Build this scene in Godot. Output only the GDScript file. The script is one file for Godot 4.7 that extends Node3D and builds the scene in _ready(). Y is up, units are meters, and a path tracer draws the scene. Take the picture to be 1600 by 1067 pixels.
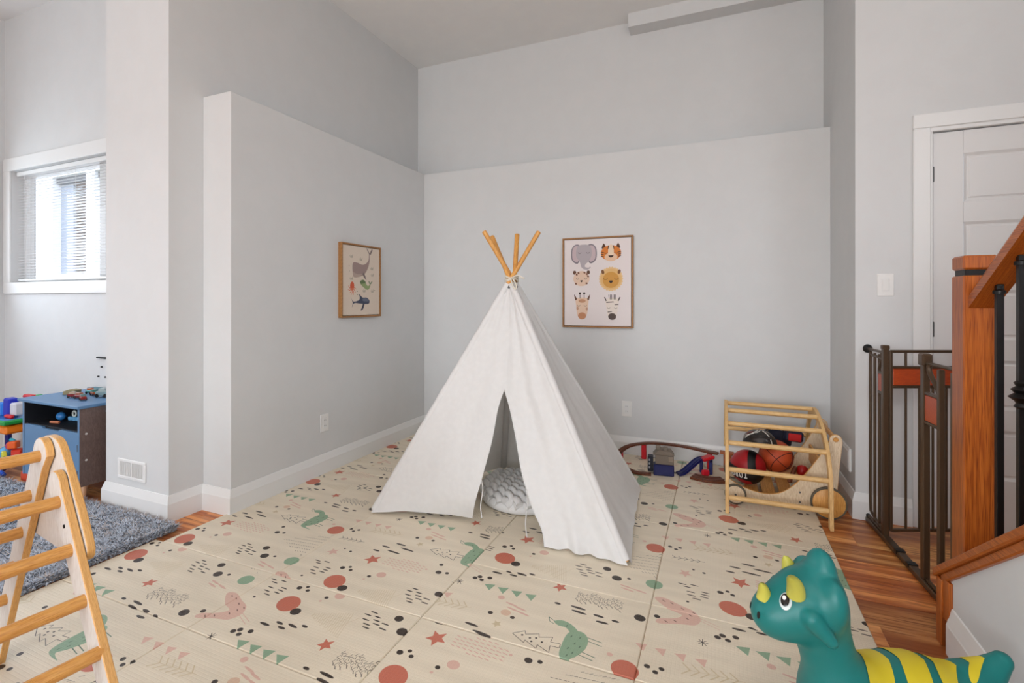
extends Node3D
# A playroom corner with a teepee, built in room axes: x runs along the back wall, -z goes to the back wall, the camera stands above the origin.

var rng := RandomNumberGenerator.new()
var used_names := {}
var M := {}
var uvo := Vector2.ZERO

const XL := -2.463      # face of the thick lower wall on the left
const XU := -2.687      # upper left wall and column side
const ZB := -3.795      # face of the thick lower back wall
const ZU := -4.03       # upper back wall
const XR := 0.684       # return wall beside the door
const ZD := -3.162      # wall with the door
const LEDGE := 2.325
const CEIL := 3.43
const EYE := 1.17

# ---------------------------------------------------------------- scene
func _ready() -> void:
	rng.seed = 11
	# camera: level, lens shifted down
	var cam := Camera3D.new()
	cam.name = "camera"
	cam.projection = Camera3D.PROJECTION_FRUSTUM
	cam.near = 0.05
	cam.far = 200.0
	cam.size = 0.05 * 1067.0 / 765.0
	cam.frustum_offset = Vector2(0.0, -0.05 * (533.5 - 471.0) / 765.0)
	add_child(cam)
	cam.position = Vector3(0, EYE, 0)
	cam.rotation.y = atan(322.0 / 765.0)
	cam.current = true
	# sky
	var env := Environment.new()
	env.background_mode = Environment.BG_SKY
	var sky := Sky.new()
	var psm := ProceduralSkyMaterial.new()
	psm.sky_top_color = Color(0.84, 0.89, 0.95)
	psm.sky_horizon_color = Color(0.96, 0.97, 1.0)
	psm.ground_horizon_color = Color(0.80, 0.80, 0.78)
	psm.ground_bottom_color = Color(0.45, 0.44, 0.42)
	psm.sky_energy_multiplier = 2.3
	psm.ground_energy_multiplier = 1.4
	sky.sky_material = psm
	env.sky = sky
	env.tonemap_mode = Environment.TONE_MAPPER_LINEAR
	env.tonemap_exposure = 0.91
	env.sdfgi_enabled = true
	env.ssao_enabled = true
	env.ssil_enabled = true
	var we := WorldEnvironment.new()
	we.name = "world_environment"
	we.environment = env
	add_child(we)
	# daylight: unseen windows behind the camera and in the stairwell, alcove windows left
	area_light("unseen_daylight_rear", Vector3(-1.1, 1.6, 4.52), Vector3(-1.1, 1.6, 0.0), Vector2(4.4, 1.4), 19.0, Color(0.955, 0.98, 1.0))  # out of view, placed to light the walls from the camera side
	area_light("daylight_alcove", Vector3(-5.24, 1.76, -1.13), Vector3(-4.0, 1.76, -1.13), Vector2(1.4, 0.85), 1.5, Color(0.88, 0.94, 1.0))
	area_light("unseen_daylight_stairwell", Vector3(1.95, 2.25, -0.3), Vector3(0.0, 2.25, -0.3), Vector2(1.8, 1.3), 1.6, Color(0.955, 0.98, 1.0))  # out of view, lights the left wall and tent side from the right
	area_light("daylight_alcove_end", Vector3(-4.35, 1.77, -1.93), Vector3(-4.35, 1.5, 0.0), Vector2(1.5, 0.85), 0.7, Color(0.88, 0.94, 1.0))
	materials()
	unseen_pendant_lamp(Vector3(0.30, 2.20, -0.45), "unseen opal glass pendant lamp near the stair railing", 0.5)
	unseen_pendant_lamp(Vector3(-1.6, 2.20, 1.9), "unseen opal glass pendant lamp at the window end of the room", 0.5)
	shell()
	stairs()
	gate()
	mats()
	rug()
	teepee()
	pictures()
	wall_plates()
	arch_and_wagon()
	train_set()
	pikler()
	cabinet()
	toy_corner()
	dino()

func area_light(called: String, at: Vector3, look: Vector3, size: Vector2, energy: float, col: Color) -> void:
	var l := AreaLight3D.new()
	l.name = called
	l.area_size = size
	l.area_normalize_energy = true
	l.light_energy = energy
	l.light_color = col
	l.shadow_enabled = true
	l.set("area_range", 20.0)
	l.set("area_attenuation", 2.0)
	add_child(l)
	l.look_at_from_position(at, look, Vector3.UP)

func unseen_pendant_lamp(at: Vector3, label: String, power: float) -> void:
	# opal glass lamps out of view, placed to light the ceiling and walls
	var o := thing("unseen_pendant_lamp", label, "lamp", at, 0.0, "unseen pendant lamps")
	var st := S()
	dowel(st, Vector3(0, 0.13, 0), Vector3(0, CEIL - at.y, 0), 0.009, 12, 0.001)
	lathe(st, [Vector2(0.05, CEIL - at.y - 0.025), Vector2(0.06, CEIL - at.y - 0.02), Vector2(0.06, CEIL - at.y)], 24)
	part("stem", st, M.steel, o)
	st = S()
	ball(st, Vector3.ZERO, Vector3(0.16, 0.14, 0.16), Basis(), 28, 18)
	var g := plain(Color(0.95, 0.94, 0.92), 0.4)
	g.emission_enabled = true
	g.emission = Color(1.0, 0.95, 0.88)
	g.emission_energy_multiplier = 1.5
	part("globe", st, g, o)
	var l := OmniLight3D.new()
	l.name = "unseen_lamp_light"
	l.light_color = Color(1.0, 0.985, 0.96)
	l.light_energy = power
	l.light_size = 0.12
	l.omni_range = 20.0
	l.omni_attenuation = 2.0
	l.shadow_enabled = true
	o.add_child(l)

# ---------------------------------------------------------------- naming
func numbered(n: String) -> String:
	if not used_names.has(n):
		used_names[n] = 0
		return n
	used_names[n] += 1
	return "%s_%03d" % [n, used_names[n]]

func tag(o: Node, label: String, category: String, group := "", kind := "") -> void:
	if label: o.set_meta("label", label)
	if category: o.set_meta("category", category)
	if group: o.set_meta("group", group)
	if kind: o.set_meta("kind", kind)

func thing(called: String, label: String, category: String, at := Vector3.ZERO, turn := 0.0, group := "") -> Node3D:
	var o := Node3D.new()
	o.name = numbered(called)
	add_child(o)
	o.position = at
	o.rotation.y = turn
	tag(o, label, category, group)
	return o

func part(called: String, st: SurfaceTool, m: Material, parent: Node) -> MeshInstance3D:
	return mpart(called, st.commit(), m, parent)

func mpart(called: String, mesh: Mesh, m: Material, parent: Node) -> MeshInstance3D:
	var o := MeshInstance3D.new()
	o.name = numbered(called) if parent == self else called
	o.mesh = mesh
	o.material_override = m
	parent.add_child(o, true)
	return o

func structure(called: String, st: SurfaceTool, m: Material, parent: Node = self) -> MeshInstance3D:
	var o := part(called, st, m, parent)
	if parent == self:
		o.set_meta("kind", "structure")
	return o

func single(called: String, st: SurfaceTool, m: Material, label: String, category: String, group := "") -> MeshInstance3D:
	var o := part(called, st, m, self)
	tag(o, label, category, group)
	return o

# ---------------------------------------------------------------- geometry
func S() -> SurfaceTool:
	var st := SurfaceTool.new()
	st.begin(Mesh.PRIMITIVE_TRIANGLES)
	return st

func tri(st: SurfaceTool, a: Vector3, b: Vector3, c: Vector3, na: Vector3, nb: Vector3, nc: Vector3, ua := Vector2.ZERO, ub := Vector2.ZERO, uc := Vector2.ZERO) -> void:
	if (b - a).cross(c - a).dot(na + nb + nc) > 0.0:
		var t := b; b = c; c = t
		t = nb; nb = nc; nc = t
		var u := ub; ub = uc; uc = u
	st.set_normal(na); st.set_uv(ua); st.add_vertex(a)
	st.set_normal(nb); st.set_uv(ub); st.add_vertex(b)
	st.set_normal(nc); st.set_uv(uc); st.add_vertex(c)

func wuv(p: Vector3) -> Vector2:
	return Vector2(p.x + p.y * 0.7, p.z + p.y * 0.7) + uvo

func quad(st: SurfaceTool, a: Vector3, b: Vector3, c: Vector3, d: Vector3, n: Vector3) -> void:
	tri(st, a, b, c, n, n, n, wuv(a), wuv(b), wuv(c))
	tri(st, a, c, d, n, n, n, wuv(a), wuv(c), wuv(d))

func uquad(st: SurfaceTool, a: Vector3, b: Vector3, c: Vector3, d: Vector3, n: Vector3, u0 := Vector2(0, 0), u1 := Vector2(1, 1)) -> void:
	# a top-left, b top-right, c bottom-right, d bottom-left
	tri(st, a, b, c, n, n, n, u0, Vector2(u1.x, u0.y), u1)
	tri(st, a, c, d, n, n, n, u0, u1, Vector2(u0.x, u1.y))

func box(st: SurfaceTool, c: Vector3, s: Vector3, bev := 0.002, B := Basis()) -> void:
	var h := s / 2.0
	bev = minf(bev, minf(h.x, minf(h.y, h.z)) * 0.9)
	for i in 3:
		var j := (i + 1) % 3
		var k := (i + 2) % 3
		for g in [-1.0, 1.0]:
			var n := Vector3.ZERO
			n[i] = g
			var q := []
			for e in [[-1, -1], [1, -1], [1, 1], [-1, 1]]:
				var v := Vector3.ZERO
				v[i] = g * h[i]
				v[j] = e[0] * (h[j] - bev)
				v[k] = e[1] * (h[k] - bev)
				q.append(c + B * v)
			quad(st, q[0], q[1], q[2], q[3], B * n)
			for g2 in [-1.0, 1.0]:
				var n2 := Vector3.ZERO
				n2[i] = g
				n2[j] = g2
				n2 = n2.normalized()
				q = []
				for e in [[0, -1], [0, 1], [1, 1], [1, -1]]:
					var v := Vector3.ZERO
					v[i] = g * (h[i] - (0.0 if e[0] == 0 else bev))
					v[j] = g2 * (h[j] - (bev if e[0] == 0 else 0.0))
					v[k] = e[1] * (h[k] - bev)
					q.append(c + B * v)
				quad(st, q[0], q[1], q[2], q[3], B * n2)
	for gx in [-1.0, 1.0]:
		for gy in [-1.0, 1.0]:
			for gz in [-1.0, 1.0]:
				var n := B * Vector3(gx, gy, gz).normalized()
				var a := c + B * Vector3(gx * h.x, gy * (h.y - bev), gz * (h.z - bev))
				var b := c + B * Vector3(gx * (h.x - bev), gy * h.y, gz * (h.z - bev))
				var d := c + B * Vector3(gx * (h.x - bev), gy * (h.y - bev), gz * h.z)
				tri(st, a, b, d, n, n, n, wuv(a), wuv(b), wuv(d))

func span(st: SurfaceTool, a: Vector3, b: Vector3, bev := 0.002) -> void:
	box(st, (a + b) / 2.0, (b - a).abs(), bev)

func frame_of(d: Vector3) -> Basis:
	d = d.normalized()
	var up := Vector3.UP if absf(d.y) < 0.9 else Vector3.RIGHT
	var x := up.cross(d).normalized()
	return Basis(x, d.cross(x), d)

func tube(st: SurfaceTool, pts: Array, rad, seg := 12, closed := false, caps := true, flat := Vector2.ONE) -> void:
	var n := pts.size()
	var rings := []
	var dirs := []
	var F := Basis()
	var len_ := 0.0
	for i in n:
		var p: Vector3 = pts[i]
		var pa: Vector3 = pts[(i - 1 + n) % n] if closed or i > 0 else p
		var pb: Vector3 = pts[(i + 1) % n] if closed or i < n - 1 else p
		var d := (pb - pa).normalized()
		if i == 0:
			F = frame_of(d)
		else:
			var x := (F.x - d * F.x.dot(d)).normalized()
			F = Basis(x, d.cross(x), d)
			len_ += p.distance_to(pts[i - 1])
		var r: float = rad[i] if rad is Array else rad
		var ring := []
		for k in seg + 1:
			var a := TAU * k / seg
			var o := F.x * cos(a) * flat.x + F.y * sin(a) * flat.y
			var nn := (F.x * cos(a) / flat.x + F.y * sin(a) / flat.y).normalized()
			ring.append([p + o * r, nn, Vector2(len_, a / TAU * 0.1)])
		rings.append(ring)
		dirs.append(d)
	var m := n if closed else n - 1
	for i in m:
		var A: Array = rings[i]
		var Bq: Array = rings[(i + 1) % n]
		for k in seg:
			tri(st, A[k][0], A[k + 1][0], Bq[k + 1][0], A[k][1], A[k + 1][1], Bq[k + 1][1], A[k][2], A[k + 1][2], Bq[k + 1][2])
			tri(st, A[k][0], Bq[k + 1][0], Bq[k][0], A[k][1], Bq[k + 1][1], Bq[k][1], A[k][2], Bq[k + 1][2], Bq[k][2])
	if caps and not closed:
		for e in [[0, -1.0], [n - 1, 1.0]]:
			var nn: Vector3 = dirs[e[0]] * e[1]
			for k in seg:
				tri(st, pts[e[0]], rings[e[0]][k][0], rings[e[0]][k + 1][0], nn, nn, nn)

func dowel(st: SurfaceTool, a: Vector3, b: Vector3, r: float, seg := 14, bev := 0.003) -> void:
	var d := (b - a).normalized()
	tube(st, [a, a + d * bev, b - d * bev, b], [r - bev, r, r, r - bev], seg)

func lathe(st: SurfaceTool, prof: Array, seg := 24, X := Transform3D()) -> void:
	# profile of Vector2(radius, height) around local y
	var n := prof.size()
	for i in n - 1:
		var a: Vector2 = prof[i]
		var b: Vector2 = prof[i + 1]
		var t := b - a
		if t.length() < 1e-6: continue
		var nr := Vector2(t.y, -t.x).normalized()
		var na := nr
		var nb := nr
		if i > 0:
			var t0: Vector2 = a - prof[i - 1]
			var n0 := Vector2(t0.y, -t0.x).normalized()
			if n0.dot(nr) > 0.6: na = (n0 + nr).normalized()
		if i < n - 2:
			var t1: Vector2 = prof[i + 2] - b
			var n1 := Vector2(t1.y, -t1.x).normalized()
			if n1.dot(nr) > 0.6: nb = (n1 + nr).normalized()
		for k in seg:
			var c0 := TAU * k / seg
			var c1 := TAU * (k + 1) / seg
			var A := X * Vector3(a.x * cos(c0), a.y, a.x * sin(c0))
			var Bv := X * Vector3(a.x * cos(c1), a.y, a.x * sin(c1))
			var C := X * Vector3(b.x * cos(c1), b.y, b.x * sin(c1))
			var D := X * Vector3(b.x * cos(c0), b.y, b.x * sin(c0))
			var nA := X.basis * Vector3(na.x * cos(c0), na.y, na.x * sin(c0))
			var nB := X.basis * Vector3(na.x * cos(c1), na.y, na.x * sin(c1))
			var nC := X.basis * Vector3(nb.x * cos(c1), nb.y, nb.x * sin(c1))
			var nD := X.basis * Vector3(nb.x * cos(c0), nb.y, nb.x * sin(c0))
			if a.x > 1e-6: tri(st, A, Bv, C, nA, nB, nC)
			if b.x > 1e-6: tri(st, A, C, D, nA, nC, nD)

func ball(st: SurfaceTool, c: Vector3, r: Vector3, B := Basis(), seg := 20, rings := 12) -> void:
	for i in rings:
		for k in seg:
			var q := []
			for e in [[i, k], [i, k + 1], [i + 1, k + 1], [i + 1, k]]:
				var th: float = PI * e[0] / rings
				var ph: float = TAU * e[1] / seg
				var u := Vector3(sin(th) * cos(ph), cos(th), sin(th) * sin(ph))
				q.append([c + B * (u * r), (B * (u / r)).normalized(), Vector2(float(e[1]) / seg, float(e[0]) / rings)])
			if i > 0: tri(st, q[0][0], q[1][0], q[2][0], q[0][1], q[1][1], q[2][1], q[0][2], q[1][2], q[2][2])
			if i < rings - 1: tri(st, q[0][0], q[2][0], q[3][0], q[0][1], q[2][1], q[3][1], q[0][2], q[2][2], q[3][2])

func prism(st: SurfaceTool, poly: PackedVector2Array, depth: float, bev := 0.002, X := Transform3D(), rim: SurfaceTool = null) -> void:
	# polygon in local xy, extruded from z = 0 to z = depth, with bevelled rims
	if not Geometry2D.is_polygon_clockwise(poly):
		poly.reverse()
	var n := poly.size()
	var nor := []
	for i in n:
		var t := poly[(i + 1) % n] - poly[i]
		nor.append(Vector2(-t.y, t.x).normalized())
	# outward test
	var cen := Vector2.ZERO
	for p in poly: cen += p / n
	var test: Vector2 = (poly[0] + poly[1]) / 2.0 + nor[0] * 0.0005
	if Geometry2D.is_point_in_polygon(test, poly):
		for i in n: nor[i] = -nor[i]
	var inn := PackedVector2Array()
	var vn := []
	for i in n:
		var a: Vector2 = nor[(i - 1 + n) % n]
		var b: Vector2 = nor[i]
		var m := (a + b).normalized()
		vn.append([m if a.dot(b) > 0.75 else a, m if a.dot(b) > 0.75 else b])
		inn.append(poly[i] - m * bev / maxf(m.dot(b), 0.4))
	var idx := Geometry2D.triangulate_polygon(inn)
	for z in [0.0, depth]:
		var nz := X.basis * Vector3(0, 0, -1.0 if z == 0.0 else 1.0)
		for t in range(0, idx.size(), 3):
			var a := inn[idx[t]]; var b := inn[idx[t + 1]]; var c := inn[idx[t + 2]]
			tri(st, X * Vector3(a.x, a.y, z), X * Vector3(b.x, b.y, z), X * Vector3(c.x, c.y, z), nz, nz, nz, a, b, c)
	for i in n:
		var j := (i + 1) % n
		var ni: Vector2 = vn[i][1]
		var nj: Vector2 = vn[j][0]
		var Ni := X.basis * Vector3(ni.x, ni.y, 0)
		var Nj := X.basis * Vector3(nj.x, nj.y, 0)
		var p := poly[i]; var q := poly[j]
		var A := X * Vector3(p.x, p.y, bev); var Bq := X * Vector3(q.x, q.y, bev)
		var C := X * Vector3(q.x, q.y, depth - bev); var D := X * Vector3(p.x, p.y, depth - bev)
		tri(rim if rim else st, A, Bq, C, Ni, Nj, Nj); tri(rim if rim else st, A, C, D, Ni, Nj, Ni)
		var pi_ := inn[i]; var qi := inn[j]
		for z in [0.0, depth]:
			var s := -1.0 if z == 0.0 else 1.0
			var N2 := X.basis * Vector3(nor[i].x, nor[i].y, s).normalized()
			var zz: float = bev if z == 0.0 else depth - bev
			var e := X * Vector3(p.x, p.y, zz); var f := X * Vector3(q.x, q.y, zz)
			var g := X * Vector3(qi.x, qi.y, z); var h := X * Vector3(pi_.x, pi_.y, z)
			tri(rim if rim else st, e, f, g, N2, N2, N2); tri(rim if rim else st, e, g, h, N2, N2, N2)

func poly_of(a: Array) -> PackedVector2Array:
	var p := PackedVector2Array()
	for i in range(0, a.size(), 2): p.append(Vector2(a[i], a[i + 1]))
	return p

func smooth_line(pts: Array, per := 6, closed := false) -> Array:
	var out := []
	var n := pts.size()
	var last := n if closed else n - 1
	for i in last:
		var p0 = pts[(i - 1 + n) % n] if closed or i > 0 else pts[i]
		var p1 = pts[i]
		var p2 = pts[(i + 1) % n]
		var p3 = pts[(i + 2) % n] if closed or i < n - 2 else p2
		for k in per:
			var t := float(k) / per
			out.append(0.5 * ((2.0 * p1) + (p2 - p0) * t + (2.0 * p0 - 5.0 * p1 + 4.0 * p2 - p3) * t * t + (3.0 * p1 - p0 - 3.0 * p2 + p3) * t * t * t))
	if not closed: out.append(pts[n - 1])
	return out

func smooth_poly(a: Array, per := 5, closed := true) -> PackedVector2Array:
	var pts := []
	for i in range(0, a.size(), 2): pts.append(Vector2(a[i], a[i + 1]))
	return PackedVector2Array(smooth_line(pts, per, closed))

# ---------------------------------------------------------------- materials
func plain(c: Color, rough := 0.6, metal := 0.0) -> StandardMaterial3D:
	var m := StandardMaterial3D.new()
	m.albedo_color = c
	m.roughness = rough
	m.metallic = metal
	return m

func noise_image(w: int, h: int, out_w: int, out_h: int, freq: float, sd: int, oct := 4) -> Image:
	var n := FastNoiseLite.new()
	n.seed = sd
	n.frequency = freq
	n.fractal_octaves = oct
	var im := n.get_seamless_image(w, h)
	if w != out_w or h != out_h:
		im.resize(out_w, out_h, Image.INTERPOLATE_CUBIC)
	return im

func two_tone(a: Image, b: Image, ca: Color, cb: Color, cc: Color, sharp := 1.0) -> ImageTexture:
	# a gives the broad change of tone, b the fine streaks
	var w := a.get_width()
	var h := a.get_height()
	var out := Image.create(w, h, false, Image.FORMAT_RGB8)
	for y in h:
		for x in w:
			var s := clampf((a.get_pixel(x, y).r - 0.5) * sharp + 0.5, 0.0, 1.0)
			var f := b.get_pixel(x, y).r
			out.set_pixel(x, y, ca.lerp(cb, s).lerp(cc, clampf((f - 0.52) * 3.0, 0.0, 1.0)))
	return ImageTexture.create_from_image(out)

func mottled(c: Color, amount: float, rough: float, scale: float, sd: int) -> StandardMaterial3D:
	var m := plain(Color.WHITE, rough)
	var im := noise_image(256, 256, 256, 256, 0.03, sd)
	var dark := Color(c.r * (1.0 - amount), c.g * (1.0 - amount), c.b * (1.0 - amount))
	m.albedo_texture = two_tone(im, im, dark, c, c)
	m.uv1_triplanar = true
	m.uv1_world_triplanar = true
	m.uv1_scale = Vector3.ONE * scale
	return m

func woody(ca: Color, cb: Color, cc: Color, rough: float, scale: Vector3, sd: int) -> StandardMaterial3D:
	# grain drawn in both directions of the texture is stretched by the triplanar scale instead
	var m := plain(Color.WHITE, rough)
	m.albedo_texture = two_tone(noise_image(256, 256, 256, 256, 0.02, sd), noise_image(256, 256, 256, 256, 0.06, sd + 1), ca, cb, cc, 1.5)
	m.uv1_triplanar = true
	m.uv1_scale = scale
	return m

func materials() -> void:
	M.wall = mottled(Color(0.84, 0.843, 0.843), 0.012, 0.8, 0.6, 3)
	M.ceiling = mottled(Color(0.93, 0.93, 0.925), 0.01, 0.9, 0.6, 4)
	M.trim = plain(Color(0.90, 0.90, 0.895), 0.38)
	M.door = plain(Color(0.875, 0.87, 0.865), 0.4)
	M.plate = plain(Color(0.91, 0.905, 0.895), 0.35)
	M.slot = plain(Color(0.10, 0.10, 0.10), 0.7)
	M.steel = plain(Color(0.42, 0.42, 0.42), 0.35, 0.9)
	# floor boards: four tones of one streaky wood
	var fa := noise_image(96, 512, 1024, 512, 0.012, 21)
	var fb := noise_image(96, 768, 1024, 512, 0.035, 22)
	var ft := two_tone(fa, fb, Color(0.69, 0.385, 0.18), Color(0.95, 0.69, 0.43), Color(0.60, 0.32, 0.14), 1.8)
	M.board = []
	for tone in [Color(1, 1, 1), Color(0.86, 0.84, 0.82), Color(1.0, 0.93, 0.86), Color(0.93, 0.96, 0.96)]:
		var m := plain(tone, 0.34)
		m.albedo_texture = ft
		m.uv1_scale = Vector3(0.8, 1.9, 1)
		m.texture_repeat = true
		M.board.append(m)
	M.pine_x = woody(Color(0.80, 0.56, 0.27), Color(0.90, 0.68, 0.38), Color(0.72, 0.47, 0.21), 0.42, Vector3(1.5, 22, 22), 31)
	M.pine_y = woody(Color(0.80, 0.56, 0.27), Color(0.90, 0.68, 0.38), Color(0.72, 0.47, 0.21), 0.42, Vector3(22, 1.5, 22), 32)
	M.pine_z = woody(Color(0.80, 0.56, 0.27), Color(0.90, 0.68, 0.38), Color(0.72, 0.47, 0.21), 0.42, Vector3(22, 22, 1.5), 33)
	M.pale_x = woody(Color(0.85, 0.68, 0.44), Color(0.92, 0.78, 0.55), Color(0.78, 0.59, 0.36), 0.45, Vector3(1.5, 22, 22), 43)
	M.pale_y = woody(Color(0.85, 0.68, 0.44), Color(0.92, 0.78, 0.55), Color(0.78, 0.59, 0.36), 0.45, Vector3(22, 1.5, 22), 44)
	M.birch = woody(Color(0.86, 0.77, 0.64), Color(0.92, 0.84, 0.73), Color(0.80, 0.69, 0.54), 0.5, Vector3(18, 2, 18), 34)
	M.ply_face = woody(Color(0.85, 0.83, 0.81), Color(0.89, 0.88, 0.86), Color(0.81, 0.79, 0.76), 0.5, Vector3(16, 2, 16), 35)
	M.ply_edge = woody(Color(0.84, 0.62, 0.33), Color(0.92, 0.73, 0.46), Color(0.70, 0.46, 0.22), 0.5, Vector3(8, 2, 60), 36)
	M.oak_y = woody(Color(0.62, 0.31, 0.09), Color(0.74, 0.41, 0.15), Color(0.46, 0.19, 0.045), 0.33, Vector3(22, 0.45, 22), 37)
	M.oak_z = woody(Color(0.62, 0.31, 0.09), Color(0.74, 0.41, 0.15), Color(0.46, 0.19, 0.045), 0.33, Vector3(22, 22, 0.45), 38)
	M.frame_oak = woody(Color(0.58, 0.40, 0.21), Color(0.68, 0.49, 0.28), Color(0.50, 0.33, 0.17), 0.5, Vector3(12, 12, 12), 39)
	M.cherry = woody(Color(0.66, 0.24, 0.075), Color(0.76, 0.31, 0.11), Color(0.58, 0.19, 0.055), 0.3, Vector3(2, 24, 24), 40)
	M.bronze = plain(Color(0.31, 0.235, 0.165), 0.34, 0.35)
	M.iron = plain(Color(0.045, 0.035, 0.03), 0.42, 0.3)
	M.black = plain(Color(0.02, 0.02, 0.02), 0.5)
	M.track = woody(Color(0.36, 0.17, 0.07), Color(0.46, 0.23, 0.10), Color(0.28, 0.12, 0.05), 0.45, Vector3(9, 9, 9), 41)
	M.glass = plain(Color(0.92, 0.96, 0.98, 0.08), 0.02)
	M.glass.transparency = BaseMaterial3D.TRANSPARENCY_ALPHA

# ---------------------------------------------------------------- room
func cut_wall(called: String, along_x: bool, a0: float, a1: float, t0: float, t1: float, y1: float, holes: Array) -> void:
	# a wall from a0 to a1 along x or z, between t0 and t1 in thickness; holes are [a, b, y0, y1], in order
	var o := Node3D.new()
	o.name = numbered(called)
	o.set_meta("kind", "structure")
	add_child(o)
	var st := S()
	var at := a0
	for h in holes:
		_wall_box(st, along_x, at, h[0], 0.0, y1, t0, t1)
		_wall_box(st, along_x, h[0], h[1], 0.0, h[2], t0, t1)
		_wall_box(st, along_x, h[0], h[1], h[3], y1, t0, t1)
		at = h[1]
	_wall_box(st, along_x, at, a1, 0.0, y1, t0, t1)
	part("wall_face", st, M.wall, o)

func _wall_box(st: SurfaceTool, along_x: bool, a: float, b: float, y0: float, y1: float, t0: float, t1: float) -> void:
	if b - a < 0.001 or y1 - y0 < 0.001: return
	if along_x: span(st, Vector3(a, y0, t0), Vector3(b, y1, t1), 0.0)
	else: span(st, Vector3(t0, y0, a), Vector3(t1, y1, b), 0.0)

func shell() -> void:
	# floor with single boards
	var st := S()
	span(st, Vector3(-5.45, -0.14, -4.18), Vector3(2.15, -0.010, 4.75), 0.0)
	var fl := structure("floor", st, M.board[1])
	st = S()
	span(st, Vector3(-5.30, -0.010, 0.66), Vector3(2.0, 0.0, 4.6), 0.0)
	part("boards_behind", st, M.board[0], fl)
	var bw := 0.1655
	var meshes := []
	for v in 10:
		uvo = Vector2(v * 0.37, v * 0.613)
		st = S()
		box(st, Vector3(0, -0.006, 0), Vector3(1.2, 0.012, bw - 0.0012), 0.0012)
		meshes.append(st.commit())
	uvo = Vector2.ZERO
	var row := 0
	var z := -3.795 + bw * 0.5
	while z < 0.60:
		var x := -5.30 + fmod(row * 0.4637, 1.2) - 1.2
		while x < 2.0:
			var c0 := maxf(x, -5.30)
			var c1 := minf(x + 1.2, 2.0)
			if c1 - c0 > 0.02:
				var b: MeshInstance3D
				if c1 - c0 > 1.19:
					b = mpart("plank", meshes[rng.randi() % 10], M.board[rng.randi() % 4], fl)
				else:
					uvo = Vector2(rng.randf() * 3.0, rng.randf() * 3.0)
					st = S()
					box(st, Vector3(0, -0.006, 0), Vector3(c1 - c0 - 0.001, 0.012, bw - 0.0012), 0.0012)
					uvo = Vector2.ZERO
					b = part("plank", st, M.board[rng.randi() % 4], fl)
				b.position = Vector3((c0 + c1) / 2.0, 0.0, z)
			x += 1.2
		z += bw
		row += 1
	# ceiling and the boxed soffit on the right of the back wall
	st = S()
	span(st, Vector3(-5.45, CEIL, -4.18), Vector3(2.15, CEIL + 0.15, 4.75), 0.0)
	structure("ceiling", st, M.ceiling)
	st = S()
	span(st, Vector3(-0.652, 3.322, ZU), Vector3(XR, CEIL, ZU + 0.135), 0.001)
	structure("trim_1", st, M.wall)
	# back wall: upper plane and thick lower part with its ledge
	st = S()
	span(st, Vector3(-3.0, 0, ZU - 0.15), Vector3(XR + 0.15, CEIL, ZU), 0.0)
	var bk := structure("wall_back", st, M.wall)
	st = S()
	span(st, Vector3(XU, 0, ZU), Vector3(XR, LEDGE, ZB), 0.002)
	part("half_wall", st, M.wall, bk)
	# left wall with the column end and the thick lower part
	st = S()
	span(st, Vector3(-3.0, 0, ZU), Vector3(XU, CEIL, -2.2), 0.0)
	span(st, Vector3(-3.24, 0, -2.2), Vector3(XU, CEIL, -1.688), 0.0)
	var lf := structure("wall_left", st, M.wall)
	st = S()
	span(st, Vector3(XU, 0, ZB), Vector3(XL, LEDGE, -1.875), 0.003)
	part("half_wall", st, M.wall, lf)
	# return wall and door wall on the right
	st = S()
	span(st, Vector3(XR, 0, ZU), Vector3(XR + 0.15, CEIL, ZD - 0.15), 0.0)
	structure("wall_return", st, M.wall)
	cut_wall("wall_door", true, XR, 2.0, ZD - 0.15, ZD, CEIL, [[1.012, 1.792, 0.0, 2.048]])
	cut_wall("wall_right", false, ZD - 0.15, 4.75, 2.0, 2.15, CEIL, [[-1.2, 0.6, 1.6, 2.9]])
	cut_wall("wall_rear", true, -5.45, 2.15, 4.6, 4.75, CEIL, [[-3.3, -1.4, 0.9, 2.3], [-0.8, 1.1, 0.9, 2.3]])  # unseen rear wall, distance and openings chosen for even daylight
	cut_wall("wall_alcove", true, -5.45, -3.0, -2.20, -2.05, CEIL, [[-5.19, -3.55, 1.32, 2.205]])
	cut_wall("wall_alcove_side", false, -2.05, 4.6, -5.45, -5.30, CEIL, [[-1.86, -0.4, 1.32, 2.205]])
	# dark room behind the closed door
	st = S()
	span(st, Vector3(0.84, 0, ZD - 0.9), Vector3(2.15, 2.3, ZD - 0.85), 0.0)
	structure("wall_closet", st, M.wall)
	# baseboards
	var path := [Vector2(-3.24, -2.05), Vector2(-3.24, -1.688), Vector2(XU, -1.688), Vector2(XU, -1.875), Vector2(XL, -1.875), Vector2(XL, ZB), Vector2(XR, ZB), Vector2(XR, ZD), Vector2(0.931, ZD)]
	var prof := [Vector2(0.0, 0.0), Vector2(0.017, 0.0), Vector2(0.017, 0.096), Vector2(0.015, 0.101), Vector2(0.004, 0.138), Vector2(0.0, 0.140)]
	var names := ["baseboard_column", "baseboard_column", "baseboard_column", "baseboard_column", "baseboard_left", "baseboard_back", "baseboard_return", "baseboard_door"]
	for i in path.size() - 1:
		st = S()
		skirt(st, path, i, prof)
		structure(names[i], st, M.trim)
	st = S()
	skirt(st, [Vector2(-5.30, 4.6), Vector2(-5.30, -2.05), Vector2(-3.24, -2.05)], 1, prof)
	structure("baseboard_alcove", st, M.trim)
	st = S()
	skirt(st, [Vector2(-5.30, 4.6), Vector2(-5.30, -2.05), Vector2(-3.24, -2.05)], 0, prof)
	structure("baseboard_alcove", st, M.trim)
	door()
	windows()

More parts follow.
